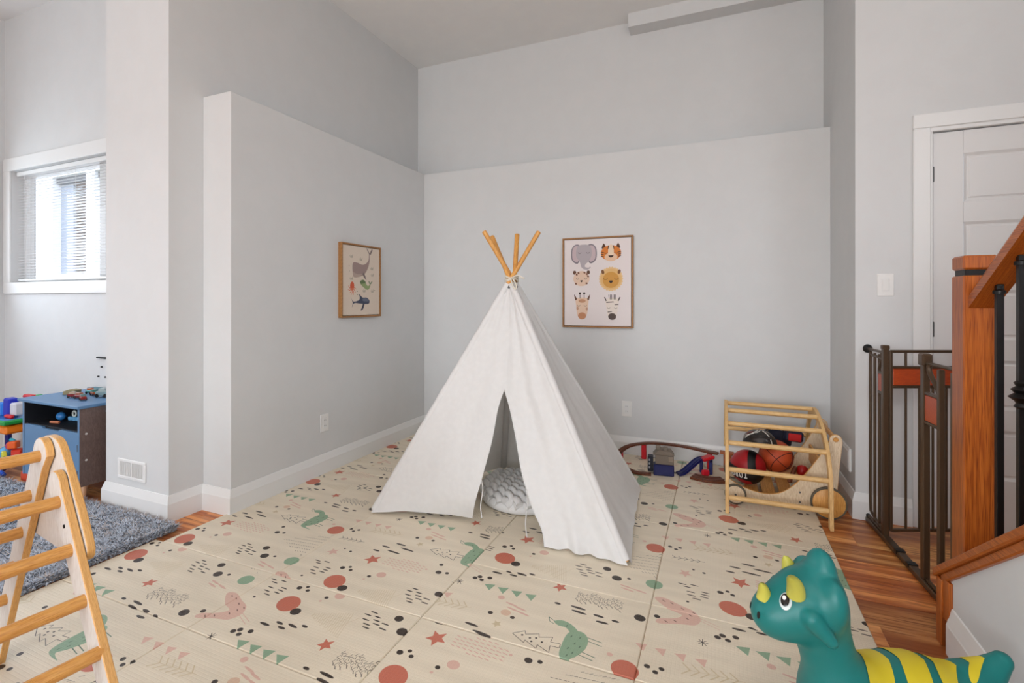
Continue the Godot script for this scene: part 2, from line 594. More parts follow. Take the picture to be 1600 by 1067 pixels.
func skirt(st: SurfaceTool, path: Array, i: int, prof: Array) -> void:
	var d: Vector2 = (path[i + 1] - path[i]).normalized()
	var n := Vector2(-d.y, d.x)
	var ends := []
	for e in [0, 1]:
		var m := n
		var k: int = i + e
		if k > 0 and k < path.size() - 1:
			var d2: Vector2 = (path[i] - path[i - 1]).normalized() if e == 0 else (path[i + 2] - path[i + 1]).normalized()
			var n2 := Vector2(-d2.y, d2.x)
			m = (n + n2).normalized()
			m /= m.dot(n)
		ends.append([path[k], m])
	for j in prof.size() - 1:
		var a: Vector2 = prof[j]
		var b: Vector2 = prof[j + 1]
		var q := []
		for e in [[0, a], [1, a], [1, b], [0, b]]:
			var p: Vector2 = ends[e[0]][0] + ends[e[0]][1] * e[1].x
			q.append(Vector3(p.x, e[1].y, p.y))
		var t := b - a
		var nn := Vector2(t.y, -t.x).normalized()
		quad(st, q[0], q[1], q[2], q[3], Vector3(n.x * nn.x, nn.y, n.y * nn.x))
	if i == path.size() - 2:
		var p: Vector2 = path[i + 1]
		var N := Vector3(d.x, 0, d.y)
		for j in range(1, prof.size() - 1):
			var q := []
			for v in [prof[0], prof[j], prof[j + 1]]:
				var w: Vector2 = p + n * v.x
				q.append(Vector3(w.x, v.y, w.y))
			tri(st, q[0], q[1], q[2], N, N, N)

func door() -> void:
	var o := Node3D.new()
	o.name = "door_1"
	o.set_meta("kind", "structure")
	add_child(o)
	var x0 := 1.022
	var x1 := 1.782
	var zf := ZD - 0.012
	var st := S()
	span(st, Vector3(x0, 0.008, zf - 0.035), Vector3(x0 + 0.124, 2.038, zf), 0.002)
	part("stile", st, M.door, o)
	st = S()
	span(st, Vector3(x1 - 0.124, 0.008, zf - 0.035), Vector3(x1, 2.038, zf), 0.002)
	part("stile", st, M.door, o)
	var tops := [1.922, 1.574, 1.226, 0.878, 0.53]
	var y := 2.038
	for i in 6:
		var lo: float = tops[i] if i < 5 else 0.008
		st = S()
		span(st, Vector3(x0 + 0.124, lo, zf - 0.035), Vector3(x1 - 0.124, y, zf), 0.0)
		part("rail", st, M.door, o)
		if i < 5:
			y = lo - 0.248
			# sunk panel with sloping margin
			st = S()
			var a := Vector3(x0 + 0.124, lo, zf)
			var b := Vector3(x1 - 0.124, y, zf)
			var w := 0.014
			var dz := 0.009
			var A := [Vector3(a.x, a.y, zf), Vector3(b.x, a.y, zf), Vector3(b.x, b.y, zf), Vector3(a.x, b.y, zf)]
			var Bq := [Vector3(a.x + w, a.y - w, zf - dz), Vector3(b.x - w, a.y - w, zf - dz), Vector3(b.x - w, b.y + w, zf - dz), Vector3(a.x + w, b.y + w, zf - dz)]
			var C := []
			var D := []
			for k in 4:
				var ctr := (a + b) / 2.0
				C.append(Bq[k] + Vector3(signf(ctr.x - Bq[k].x) * 0.006, signf(ctr.y - Bq[k].y) * 0.006, 0.0))
				D.append(C[k] + Vector3(signf(ctr.x - Bq[k].x) * 0.008, signf(ctr.y - Bq[k].y) * 0.008, 0.005))
			for k in 4:
				var l := (k + 1) % 4
				for pr in [[A, Bq], [Bq, C], [C, D]]:
					var e1: Vector3 = pr[0][l] - pr[0][k]
					var e2: Vector3 = pr[1][k] - pr[0][k]
					var nn := e1.cross(e2).normalized()
					if nn.z < 0: nn = -nn
					quad(st, pr[0][k], pr[0][l], pr[1][l], pr[1][k], nn)
			quad(st, D[0], D[1], D[2], D[3], Vector3(0, 0, 1))
			part("panel", st, M.door, o)
	for hy in [1.825, 1.027, 0.25]:
		st = S()
		dowel(st, Vector3(x0 - 0.003, hy - 0.039, zf + 0.006), Vector3(x0 - 0.003, hy + 0.039, zf + 0.006), 0.007, 10, 0.002)
		span(st, Vector3(x0 - 0.008, hy - 0.038, zf - 0.001), Vector3(x0 + 0.004, hy + 0.038, zf + 0.003), 0.0005)
		part("hinge", st, M.steel, o)
	st = S()
	lathe(st, [Vector2(0, 0), Vector2(0.03, 0), Vector2(0.03, 0.008), Vector2(0.012, 0.012), Vector2(0.012, 0.03), Vector2(0.026, 0.04), Vector2(0.026, 0.055), Vector2(0, 0.062)], 20, Transform3D(Basis(Vector3.RIGHT, PI / 2), Vector3(x1 - 0.07, 0.95, zf)))
	part("knob", st, M.steel, o)
	# casing: outer board with a raised inner bead, and the jamb
	var c := Node3D.new()
	c.name = "trim_2"
	c.set_meta("kind", "structure")
	add_child(c)
	for e in [[0.933, 1.006], [1.798, 1.871]]:
		st = S()
		span(st, Vector3(e[0], 0, ZD), Vector3(e[1], 2.062, ZD + 0.017), 0.004)
		part("casing_board", st, M.trim, c)
	st = S()
	span(st, Vector3(0.933, 2.062, ZD), Vector3(1.871, 2.137, ZD + 0.017), 0.004)
	part("casing_board", st, M.trim, c)
	for e in [[1.004, 1.0165], [1.7875, 1.80]]:
		st = S()
		span(st, Vector3(e[0], 0, ZD - 0.15), Vector3(e[1], 2.044, ZD + 0.010), 0.003)
		part("jamb", st, M.trim, c)
	st = S()
	span(st, Vector3(1.004, 2.043, ZD - 0.15), Vector3(1.80, 2.064, ZD + 0.010), 0.003)
	part("jamb", st, M.trim, c)

func windows() -> void:
	# alcove window with blinds
	var o := Node3D.new()
	o.name = "window_1"
	o.set_meta("kind", "structure")
	add_child(o)
	var x0 := -5.19
	var x1 := -3.55
	var y0 := 1.32
	var y1 := 2.205
	var st := S()
	for e in [[x0 - 0.09, x1 + 0.09, y1, y1 + 0.10], [x0 - 0.09, x1 + 0.09, y0 - 0.09, y0], [x0 - 0.09, x0, y0, y1], [x1, x1 + 0.09, y0, y1]]:
		st = S()
		span(st, Vector3(e[0], e[2], -2.05), Vector3(e[1], e[3], -2.033), 0.003)
		part("casing_board", st, M.trim, o)
	st = S()
	for e in [[x0, x0 + 0.028], [x1 - 0.028, x1], [-4.17, -4.09]]:
		span(st, Vector3(e[0], y0, -2.18), Vector3(e[1], y1, -2.13), 0.003)
	for e in [[y0, y0 + 0.03], [y1 - 0.03, y1]]:
		span(st, Vector3(x0, e[0], -2.18), Vector3(x1, e[1], -2.13), 0.003)
	part("sash", st, M.trim, o)
	st = S()
	span(st, Vector3(x0 + 0.028, y0 + 0.03, -2.158), Vector3(x1 - 0.028, y1 - 0.03, -2.154), 0.0)
	part("pane", st, M.glass, o)
	# blind: head rail, single slats, bottom rail, cords
	var bl := thing("window_blind", "white horizontal slat blind lowered in the alcove window", "blind", Vector3(0, 0, 0))
	st = S()
	span(st, Vector3(x0 + 0.012, y1 - 0.035, -2.115), Vector3(x1 - 0.012, y1 - 0.002, -2.075), 0.003)
	part("head_rail", st, M.trim, bl)
	st = S()
	span(st, Vector3(x0 + 0.012, y0 + 0.012, -2.108), Vector3(x1 - 0.012, y0 + 0.028, -2.082), 0.003)
	part("bottom_rail", st, M.trim, bl)
	var vinyl := plain(Color(0.92, 0.92, 0.92), 0.4)
	vinyl.backlight_enabled = true
	vinyl.backlight = Color(0.5, 0.5, 0.5)
	var slat := S()
	box(slat, Vector3.ZERO, Vector3(x1 - x0 - 0.03, 0.0012, 0.025), 0.0005)
	var sm := slat.commit()
	var n := 36
	for i in n:
		var b := mpart("slat", sm, vinyl, bl)
		b.position = Vector3((x0 + x1) / 2.0, lerpf(y0 + 0.045, y1 - 0.05, float(i) / (n - 1)), -2.095)
		b.rotation.x = 0.22
	for cx in [x0 + 0.12, -4.37, x1 - 0.12]:
		st = S()
		tube(st, [Vector3(cx, y0 + 0.02, -2.081), Vector3(cx, y1 - 0.03, -2.081)], 0.0012, 6)
		part("lift_cord", st, M.trim, bl)
	# second window, in the side wall of the alcove
	var w := Node3D.new()
	w.name = "window_2"
	w.set_meta("kind", "structure")
	add_child(w)
	for e in [[-1.95, -0.31, y1, y1 + 0.10], [-1.95, -0.31, y0 - 0.09, y0], [-1.95, -1.86, y0, y1], [-0.4, -0.31, y0, y1]]:
		st = S()
		span(st, Vector3(-5.30, e[2], e[0]), Vector3(-5.283, e[3], e[1]), 0.003)
		part("casing_board", st, M.trim, w)
	st = S()
	for e in [[-1.86, -1.81], [-1.16, -1.10], [-0.45, -0.4]]:
		span(st, Vector3(-5.42, y0, e[0]), Vector3(-5.38, y1, e[1]), 0.003)
	for e in [[y0, y0 + 0.05], [y1 - 0.05, y1]]:
		span(st, Vector3(-5.42, e[0], -1.86), Vector3(-5.38, e[1], -0.4), 0.003)
	part("sash", st, M.trim, w)
	st = S()
	span(st, Vector3(-5.402, y0 + 0.05, -1.81), Vector3(-5.398, y1 - 0.05, -0.45), 0.0)
	part("pane", st, M.glass, w)
	# window pair out of view behind the camera, placed for light from the front
	for e in [[-3.3, -1.4], [-0.8, 1.1]]:
		var r := Node3D.new()
		r.name = "unseen_window_3" if e[0] < -1 else "unseen_window_4"
		r.set_meta("kind", "structure")
		add_child(r)
		st = S()
		for f in [[e[0], e[0] + 0.06], [(e[0] + e[1]) / 2 - 0.04, (e[0] + e[1]) / 2 + 0.04], [e[1] - 0.06, e[1]]]:
			span(st, Vector3(f[0], 0.9, 4.650), Vector3(f[1], 2.3, 4.700), 0.003)
		for f in [[0.9, 0.96], [2.24, 2.3]]:
			span(st, Vector3(e[0], f[0], 4.650), Vector3(e[1], f[1], 4.700), 0.003)
		part("sash", st, M.trim, r)
		st = S()
		span(st, Vector3(e[0] + 0.06, 0.96, 4.673), Vector3(e[1] - 0.06, 2.24, 4.677), 0.0)
		part("pane", st, M.glass, r)
	var sw := Node3D.new()  # stairwell window out of view, placed to light the room from the right
	sw.name = "unseen_window_5"
	sw.set_meta("kind", "structure")
	add_child(sw)
	st = S()
	for f in [[-1.2, -1.14], [-0.34, -0.26], [0.54, 0.6]]:
		span(st, Vector3(2.06, 1.6, f[0]), Vector3(2.11, 2.9, f[1]), 0.003)
	for f in [[1.6, 1.66], [2.84, 2.9]]:
		span(st, Vector3(2.06, f[0], -1.2), Vector3(2.11, f[1], 0.6), 0.003)
	part("sash", st, M.trim, sw)
	st = S()
	span(st, Vector3(2.083, 1.66, -1.14), Vector3(2.087, 2.84, 0.54), 0.0)
	part("pane", st, M.glass, sw)
	# the house next door: white wall with a brick bay behind an opening
	var nb := thing("neighbour_house", "white house wall with tan brick bay seen through the blind", "house", Vector3(-7.0, 0, -4.6))
	var brick := mottled(Color(0.78, 0.58, 0.36), 0.35, 0.9, 6.0, 51)
	var white := plain(Color(0.93, 0.93, 0.94), 0.8)
	# openings of the white wall, seen from the camera through the window
	# (x from -7, y): [left, right, low, high]
	var q := [[-2.995, -2.065, 1.61, 3.19], [-1.845, -1.0, 1.61, 3.19]]
	st = S()
	span(st, Vector3(-9, -1, 0), Vector3(q[0][0], 5, 0.15), 0.0)
	span(st, Vector3(q[0][1], -1, 0), Vector3(q[1][0], 5, 0.15), 0.0)
	span(st, Vector3(q[1][1], -1, 0), Vector3(4, 5, 0.15), 0.0)
	for e in q:
		span(st, Vector3(e[0], -1, 0), Vector3(e[1], e[2], 0.15), 0.0)
		span(st, Vector3(e[0], e[3], 0), Vector3(e[1], 5, 0.15), 0.0)
	part("wall", st, white, nb)
	st = S()
	span(st, Vector3(-9, -1, -0.5), Vector3(4, 5, -0.4), 0.0)
	part("brick_wall", st, brick, nb)
	var dark := plain(Color(0.16, 0.16, 0.19), 0.6)
	for e in q:
		st = S()
		span(st, Vector3(e[0], e[3] - 0.10, 0.03), Vector3(e[1], e[3], 0.10), 0.0)
		part("lintel", st, dark, nb)
		st = S()
		span(st, Vector3(e[0], e[2], 0.0), Vector3(e[0] + 0.36, e[3] - 0.1, 0.04), 0.0)
		part("shutter", st, plain(Color(0.52, 0.55, 0.62), 0.6), nb)
	st = S()
	span(st, Vector3(-30, -1.2, -30), Vector3(-5.6, -1.0, 30), 0.0)
	var g := structure("ground", st, plain(Color(0.42, 0.44, 0.36), 0.9))
	g.set_meta("kind", "structure")

# ---------------------------------------------------------------- stairs
func slope_bar(st: SurfaceTool, x0: float, x1: float, z0: float, z1: float, ylow: float, h: float, k: float, zref: float) -> void:
	# a bar with vertical ends that climbs k per metre of z; ylow is the height of its underside at zref
	var p := PackedVector2Array([Vector2(z0, ylow + (z0 - zref) * k), Vector2(z1, ylow + (z1 - zref) * k), Vector2(z1, ylow + (z1 - zref) * k + h), Vector2(z0, ylow + (z0 - zref) * k + h)])
	# local x -> z, local y -> y, local z -> -x
	prism(st, p, x1 - x0, 0.004, Transform3D(Basis(Vector3(0, 0, 1), Vector3(0, 1, 0), Vector3(-1, 0, 0)), Vector3(x1, 0, 0)))

func stairs() -> void:
	var k := 0.69
	var zend := 0.45
	# knee wall below the stringer
	var o := Node3D.new()
	o.name = "wall_stair"
	o.set_meta("kind", "structure")
	add_child(o)
	var st := S()
	var p := PackedVector2Array([Vector2(-2.095, 0.0), Vector2(zend, 0.0), Vector2(zend, 0.262 + (zend + 2.036) * k), Vector2(-2.095, 0.262 - 0.059 * k)])
	prism(st, p, 0.17, 0.001, Transform3D(Basis(Vector3(0, 0, 1), Vector3(0, 1, 0), Vector3(-1, 0, 0)), Vector3(0.885, 0, 0)))
	part("wall_face", st, M.wall, o)
	st = S()
	var prof := [Vector2(0.0, 0.0), Vector2(0.017, 0.0), Vector2(0.017, 0.098), Vector2(0.015, 0.103), Vector2(0.004, 0.152), Vector2(0.0, 0.155)]
	skirt(st, [Vector2(0.715, -2.06), Vector2(0.715, zend)], 0, prof)
	# sloped end of the baseboard against the oak end board
	part("baseboard", st, M.trim, o)
	# oak stringer cap, cove under it and the end board
	var c := thing("stair_railing", "stained oak stair railing with square newel, sloping cap and black iron balusters", "railing", Vector3.ZERO)
	st = S()
	slope_bar(st, 0.690, 0.905, -2.15, zend, 0.262, 0.030, k, -2.077)
	part("cap", st, M.oak_z, c)
	st = S()
	slope_bar(st, 0.702, 0.890, -2.115, zend, 0.232, 0.032, k, -2.077)
	part("cove", st, M.oak_z, c)
	st = S()
	span(st, Vector3(0.698, 0.0, -2.140), Vector3(0.900, 0.222, -2.098), 0.003)
	span(st, Vector3(0.703, 0.10, -2.099), Vector3(0.718, 0.235, -2.055), 0.002)
	part("end_board", st, M.oak_y, c)
	# newel
	var nw := S()
	span(nw, Vector3(0.765, 0.16, -2.211), Vector3(0.856, 1.258, -2.120), 0.004)
	var nwo := part("newel_post", nw, M.oak_y, c)
	st = S()
	span(st, Vector3(0.772, 1.255, -2.204), Vector3(0.849, 1.279, -2.127), 0.001)
	part("neck", st, M.iron, nwo)
	st = S()
	span(st, Vector3(0.765, 1.278, -2.211), Vector3(0.856, 1.326, -2.120), 0.006)
	part("newel_cap", st, M.oak_y, nwo)
	# handrail: rounded top
	var kr := 0.673
	st = S()
	var pr := []
	for e in [[-0.0355, 0.0], [-0.0355, 0.036], [-0.030, 0.050], [-0.018, 0.058], [0.0, 0.061], [0.018, 0.058], [0.030, 0.050], [0.0355, 0.036], [0.0355, 0.0]]:
		pr.append(Vector2(e[0], e[1]))
	for i in pr.size():
		var a: Vector2 = pr[i]
		var b: Vector2 = pr[(i + 1) % pr.size()]
		var t := b - a
		var nn := Vector2(-t.y, t.x).normalized()
		var N := Vector3(nn.x, nn.y, -nn.y * kr).normalized()
		var q := []
		for e in [[-2.12, a], [zend, a], [zend, b], [-2.12, b]]:
			q.append(Vector3(0.8135 + e[1].x, 1.148 + (e[0] + 2.12) * kr + e[1].y, e[0]))
		quad(st, q[0], q[1], q[2], q[3], N)
	for i in range(1, pr.size() - 1):
		for zz in [-2.12, zend]:
			var q := []
			for e in [pr[0], pr[i], pr[i + 1]]:
				q.append(Vector3(0.8135 + e.x, 1.148 + (zz + 2.12) * kr + e.y, zz))
			var N := Vector3(0, 0, -1.0 if zz < -1 else 1.0)
			tri(st, q[0], q[1], q[2], N, N, N)
	part("handrail", st, M.oak_z, c)
	# balusters
	var z := -2.010
	var i := 0
	while z < zend - 0.1:
		st = S()
		var lo := 0.262 + (z + 2.077) * k + 0.026
		var hi := 1.150 + (z + 2.12) * kr
		span(st, Vector3(0.8045, lo, z - 0.009), Vector3(0.8225, hi, z + 0.009), 0.0015)
		lathe(st, [Vector2(0, 0), Vector2(0.016, 0), Vector2(0.016, 0.010), Vector2(0.010, 0.014)], 12, Transform3D(Basis(), Vector3(0.8135, hi - 0.030, z)))
		span(st, Vector3(0.798, lo - 0.008, z - 0.0155), Vector3(0.829, lo + 0.020, z + 0.0155), 0.003)
		var b := part("baluster", st, M.iron, c)
		if i % 2 == 1:
			st = S()
			var ky := 0.903 + (z + 1.888) * kr
			lathe(st, [Vector2(0.011, -0.045), Vector2(0.017, -0.040), Vector2(0.012, -0.030), Vector2(0.015, -0.024), Vector2(0.030, -0.012), Vector2(0.015, 0.0), Vector2(0.024, 0.010), Vector2(0.012, 0.020), Vector2(0.017, 0.030), Vector2(0.011, 0.036)], 14, Transform3D(Basis(), Vector3(0.8135, ky, z)))
			part("knuckle", st, M.iron, b)
		z += 0.122
		i += 1
	# steps
	var s := Node3D.new()
	s.name = "stair_flight"
	add_child(s)
	tag(s, "oak treads and white risers climbing beside the knee wall", "stairs", "", "structure")
	for n in 10:
		var zs := -2.03 + n * 0.26
		var y := (n + 1) * 0.18
		st = S()
		span(st, Vector3(0.886, y - 0.18, zs), Vector3(1.995, y - 0.028, zs + 0.02), 0.0)
		part("riser", st, M.trim, s)
		st = S()
		span(st, Vector3(0.886, y - 0.028, zs - 0.025), Vector3(1.995, y, zs + 0.285), 0.006)
		part("tread", st, M.oak_z, s)

# ---------------------------------------------------------------- safety gate
func gate() -> void:
	var G0 := Vector3(0.738, 0, ZD)
	var G1 := Vector3(0.812, 0, -2.213)
	var g := (G1 - G0).normalized()
	var L := G0.distance_to(G1)
	var B := Basis(g, Vector3.UP, g.cross(Vector3.UP))
	var o := thing("safety_gate", "bronze metal safety gate with cherry wood inset standing open before the stairs", "gate")
	var at := func(s: float, y: float, off := 0.0) -> Vector3: return G0 + g * s + Vector3(0, y, 0) + B.z * off
	var sL := 0.235
	var sR := 0.640
	# threshold bar
	var st := S()
	box(st, at.call((L - 0.02) / 2 + 0.01, 0.014), Vector3(L - 0.05, 0.024, 0.034), 0.003, B)
	part("threshold_bar", st, M.bronze, o)
	for e in [0.40, 0.52]:
		st = S()
		box(st, at.call(e, 0.022), Vector3(0.03, 0.018, 0.038), 0.002, B)
		part("threshold_clip", st, M.iron, o)
	for s in [sL, sR]:
		st = S()
		box(st, at.call(s, 0.484), Vector3(0.030, 0.93, 0.024), 0.003, B)
		box(st, at.call(s, 0.945), Vector3(0.034, 0.022, 0.03), 0.004, B)
		part("post", st, M.bronze, o)
	# top spindles with pressure knobs
	for e in [[0.0, sL, 0.918, 1.0], [L, sR, 0.918, -1.0], [0.0, sL, 0.030, 1.0], [L, sR, 0.030, -1.0]]:
		var d: float = e[3]
		st = S()
		dowel(st, at.call(e[0] + 0.012 * d, e[2]), at.call(e[1], e[2]), 0.007, 10, 0.001)
		part("spindle", st, M.bronze, o)
		st = S()
		var X := Transform3D(Basis(B.y, B.x * d, B.z), at.call(e[0], e[2]))
		lathe(st, [Vector2(0, 0.0), Vector2(0.021, 0.001), Vector2(0.023, 0.006), Vector2(0.019, 0.012), Vector2(0.010, 0.017), Vector2(0.008, 0.026), Vector2(0, 0.027)], 18, X)
		part("pressure_knob", st, M.black, o)
	# extension on the wall side: a bent bar loop, a straight bar and a curved brace
	st = S()
	tube(st, smooth_line([at.call(0.205, 0.885), at.call(0.07, 0.89), at.call(0.045, 0.87), at.call(0.045, 0.5), at.call(0.045, 0.12), at.call(0.07, 0.062), at.call(0.21, 0.045)], 6), 0.0065, 10)
	part("bent_bar", st, M.bronze, o)
	for s in [0.105, 0.165]:
		st = S()
		dowel(st, at.call(s, 0.035), at.call(s, 0.905), 0.0065, 10, 0.001)
		part("bar", st, M.bronze, o)
	st = S()
	tube(st, smooth_line([at.call(0.195, 0.915), at.call(0.195, 0.88), at.call(0.165, 0.835), at.call(0.165, 0.79)], 6), 0.007, 10)
	part("brace", st, M.bronze, o)
	st = S()
	box(st, at.call(0.197, 0.765), Vector3(0.052, 0.085, 0.016), 0.002, B)
	part("wood_inset", st, M.cherry, o)
	for y in [0.815, 0.716]:
		st = S()
		box(st, at.call(0.197, y), Vector3(0.060, 0.012, 0.018), 0.002, B)
		part("inset_rail", st, M.bronze, o)
	# extension on the stair side
	for s in [0.765, 0.865]:
		st = S()
		box(st, at.call(s, 0.47), Vector3(0.022, 0.87, 0.020), 0.003, B)
		part("bar", st, M.bronze, o)
	st = S()
	tube(st, smooth_line([at.call(0.675, 0.915), at.call(0.68, 0.88), at.call(0.745, 0.82), at.call(0.765, 0.77), at.call(0.765, 0.70)], 6), 0.009, 10)
	part("brace", st, M.bronze, o)
	st = S()
	box(st, at.call(0.705, 0.735), Vector3(0.10, 0.105, 0.016), 0.002, B)
	part("wood_inset", st, M.cherry, o)
	for y in [0.795, 0.675]:
		st = S()
		box(st, at.call(0.705, y), Vector3(0.105, 0.012, 0.018), 0.002, B)
		part("inset_rail", st, M.bronze, o)
	st = S()
	box(st, at.call(sR, 0.930), Vector3(0.045, 0.05, 0.036), 0.005, B)
	part("latch_housing", st, M.bronze, o)
	# the open leaf, swung back towards the door
	var e := Vector3(0.924, 0, -0.383)
	var P: Vector3 = at.call(sL, 0.0, 0.0) + e * 0.026
	var Bl := Basis(e, Vector3.UP, e.cross(Vector3.UP))
	var lf := func(s: float, y: float) -> Vector3: return P + e * s + Vector3(0, y, 0)
	var W := 0.395
	var leaf := Node3D.new()
	leaf.name = "leaf"
	o.add_child(leaf)
	for y in [0.925, 0.846, 0.752, 0.048]:
		st = S()
		box(st, lf.call(W / 2, y), Vector3(W, 0.014, 0.015), 0.003, Bl)
		part("leaf_rail", st, M.bronze, leaf)
	for s in [0.0, W]:
		st = S()
		box(st, lf.call(s, 0.487), Vector3(0.016, 0.885, 0.016), 0.003, Bl)
		part("leaf_stile", st, M.bronze, leaf)
	st = S()
	box(st, lf.call(W / 2, 0.799), Vector3(W - 0.016, 0.082, 0.014), 0.003, Bl)
	part("wood_inset", st, M.cherry, leaf)
	for s in [0.075, 0.32]:
		st = S()
		dowel(st, lf.call(s, 0.85), lf.call(s, 0.922), 0.0055, 10, 0.001)
		part("bar", st, M.bronze, leaf)
	for i in 5:
		st = S()
		dowel(st, lf.call(0.075 + i * 0.066, 0.05), lf.call(0.075 + i * 0.066, 0.75), 0.0055, 10, 0.001)
		part("bar", st, M.bronze, leaf)
	st = S()
	ball(st, lf.call(W - 0.02, 0.945), Vector3(0.030, 0.018, 0.018), Bl, 16, 8)
	part("latch", st, M.black, leaf)

# ---------------------------------------------------------------- printed play mats
const TW := 1600
const TH := 1404
const PX := 0.94
const PZ := 0.825
var tile: Image
var cw := TW
var ch := TH
var ck := TW / PX

func pt(x: float, z: float) -> Vector2:
	return Vector2(x / PX * TW, z / PZ * TH)

func dot(u: Vector2, r: Vector2, turn: float, c: Color) -> void:
	# ellipse with radii in metres, turned, in wrapped tile pixels
	var kx := ck
	var R := maxf(r.x, r.y) * kx + 1.0
	for y in range(int(u.y - R), int(u.y + R) + 1):
		for x in range(int(u.x - R), int(u.x + R) + 1):
			var d := (Vector2(x, y) - u).rotated(-turn) / kx
			if (d.x * d.x) / (r.x * r.x) + (d.y * d.y) / (r.y * r.y) <= 1.0:
				tile.set_pixel(posmod(x, cw), posmod(y, ch), c)

func fill(p: PackedVector2Array, c: Color) -> void:
	var lo := p[0]
	var hi := p[0]
	for v in p:
		lo = lo.min(v)
		hi = hi.max(v)
	for y in range(int(lo.y), int(hi.y) + 2):
		for x in range(int(lo.x), int(hi.x) + 2):
			if Geometry2D.is_point_in_polygon(Vector2(x, y), p):
				tile.set_pixel(posmod(x, cw), posmod(y, ch), c)

func stroke(a: Vector2, b: Vector2, w: float, c: Color) -> void:
	var n := (b - a).normalized().orthogonal() * w * 0.5
	fill(PackedVector2Array([a + n, b + n, b - n, a - n]), c)

func print_tile() -> ImageTexture:
	tile = Image.create(TW, TH, false, Image.FORMAT_RGB8)
	var base := Color(0.905, 0.855, 0.765)
	tile.fill(base)
	var brushed := noise_image(60, 468, TW, TH, 0.02, 71)
	for y in TH:
		for x in TW:
			var f := (brushed.get_pixel(x, y).r - 0.5) * 0.05
			tile.set_pixel(x, y, Color(base.r + f, base.g + f, base.b + f))
	var red := Color(0.78, 0.44, 0.35)
	var green := Color(0.56, 0.67, 0.55)
	var ink := Color(0.23, 0.19, 0.16)
	var blush := Color(0.87, 0.71, 0.64)
	var tan_ := Color(0.82, 0.75, 0.61)
	# big discs
	dot(pt(0, 0), Vector2(0.050, 0.043), 0.5, red)
	dot(pt(0.617, 0.468), Vector2(0.044, 0.040), 0.3, red)
	dot(pt(0.647, 0.775), Vector2(0.034, 0.031), 0.2, green)
	dot(pt(0.063, 0.026), Vector2(0.021, 0.019), 0.2, ink)
	# stars
	for s in [[0.033, 0.625, 0.040, red], [0.298, 0.120, 0.031, red], [0.759, 0.640, 0.030, blush], [0.153, 0.425, 0.020, tan_]]:
		var p := PackedVector2Array()
		for i in 10:
			p.append(pt(s[0], s[1]) + Vector2.from_angle(TAU * i / 10.0 + 0.25) * s[2] * (1.0 if i % 2 == 0 else 0.46) * TW / PX)
		fill(p, s[3])
	# dots
	for d in [[0.897, 0.731, 0.012], [0.924, 0.713, 0.008], [0.002, 0.732, 0.009], [0.624, 0.192, 0.021], [0.681, 0.158, 0.011], [0.445, 0.735, 0.018], [0.497, 0.790, 0.021], [0.545, 0.775, 0.008], [0.68, 0.426, 0.010], [0.707, 0.442, 0.009], [0.724, 0.421, 0.009], [0.887, 0.193, 0.011], [0.903, 0.178, 0.011], [0.920, 0.197, 0.010], [0.005, 0.170, 0.011], [0.105, 0.376, 0.010], [0.192, 0.371, 0.009], [0.790, 0.596, 0.006], [0.833, 0.607, 0.007], [0.107, 0.740, 0.009], [0.342, 0.544, 0.010], [0.362, 0.600, 0.014], [0.399, 0.592, 0.009], [0.78, 0.02, 0.006]]:
		dot(pt(d[0], d[1]), Vector2(d[2], d[2] * 0.86), 0.3, ink)
	for d in [[0.148, 0.711, 0.022, blush], [0.158, 0.354, 0.020, Color(0.87, 0.74, 0.63)], [0.105, 0.275, 0.014, blush], [0.10, 0.765, 0.006, blush], [0.56, 0.42, 0.010, blush], [0.30, 0.60, 0.006, blush]]:
		dot(pt(d[0], d[1]), Vector2(d[2], d[2] * 0.85), 0.2, d[3])
	# dashes
	for d in [[0.017, 0.122, 0.020, 0.1], [0.062, 0.097, 0.015, 0.5], [0.089, 0.114, 0.015, 0.2], [0.118, 0.091, 0.020, 0.5], [0.160, 0.076, 0.012, 0.4], [0.017, 0.507, 0.019, 0.2], [0.071, 0.463, 0.024, 0.3], [0.126, 0.492, 0.033, 0.4], [0.079, 0.534, 0.033, 0.4], [0.937, 0.553, 0.016, 0.3], [0.320, 0.226, 0.011, 0.3], [0.400, 0.222, 0.026, 0.35], [0.410, 0.246, 0.026, 0.4], [0.482, 0.240, 0.017, 0.3], [0.502, 0.271, 0.020, 0.0], [0.545, 0.246, 0.012, 0.2]]:
		dot(pt(d[0], d[1]), Vector2(d[2] * 1.15, 0.0058), d[3] * 0.25, ink)
	for d in [[0.753, 0.727], [0.772, 0.742], [0.799, 0.720], [0.788, 0.773], [0.791, 0.796], [0.841, 0.757], [0.841, 0.774], [0.839, 0.791], [0.812, 0.814], [0.326, 0.761], [0.340, 0.741], [0.336, 0.786], [0.368, 0.758], [0.377, 0.776], [0.356, 0.806], [0.389, 0.793], [0.418, 0.780], [0.366, 0.822], [0.425, 0.805]]:
		dot(pt(d[0], d[1]), Vector2(0.0165, 0.0031), 0.06, ink)
	for d in [[0.545, 0.011], [0.552, 0.030], [0.60, 0.022], [0.16, 0.30], [0.20, 0.312], [0.175, 0.326], [0.22, 0.335]]:
		dot(pt(d[0], d[1]), Vector2(0.028, 0.0045), 0.2, blush)
	# rows of triangles
	for e in [[0.028, 0.229, green, 0.060, 0.026], [0.650, 0.342, blush, 0.063, 0.022]]:
		for i in 4:
			var q := pt(e[0] + i * e[3], e[1])
			var k: float = e[4] * TW / PX
			fill(PackedVector2Array([q + Vector2(-0.95, -0.45) * k, q + Vector2(0.75, -0.85) * k, q + Vector2(0.45, 0.85) * k]), e[2])
	# green animal: tail, arched body, head, legs
	var o := pt(0.44, 0.415)
	var k := TW / PX
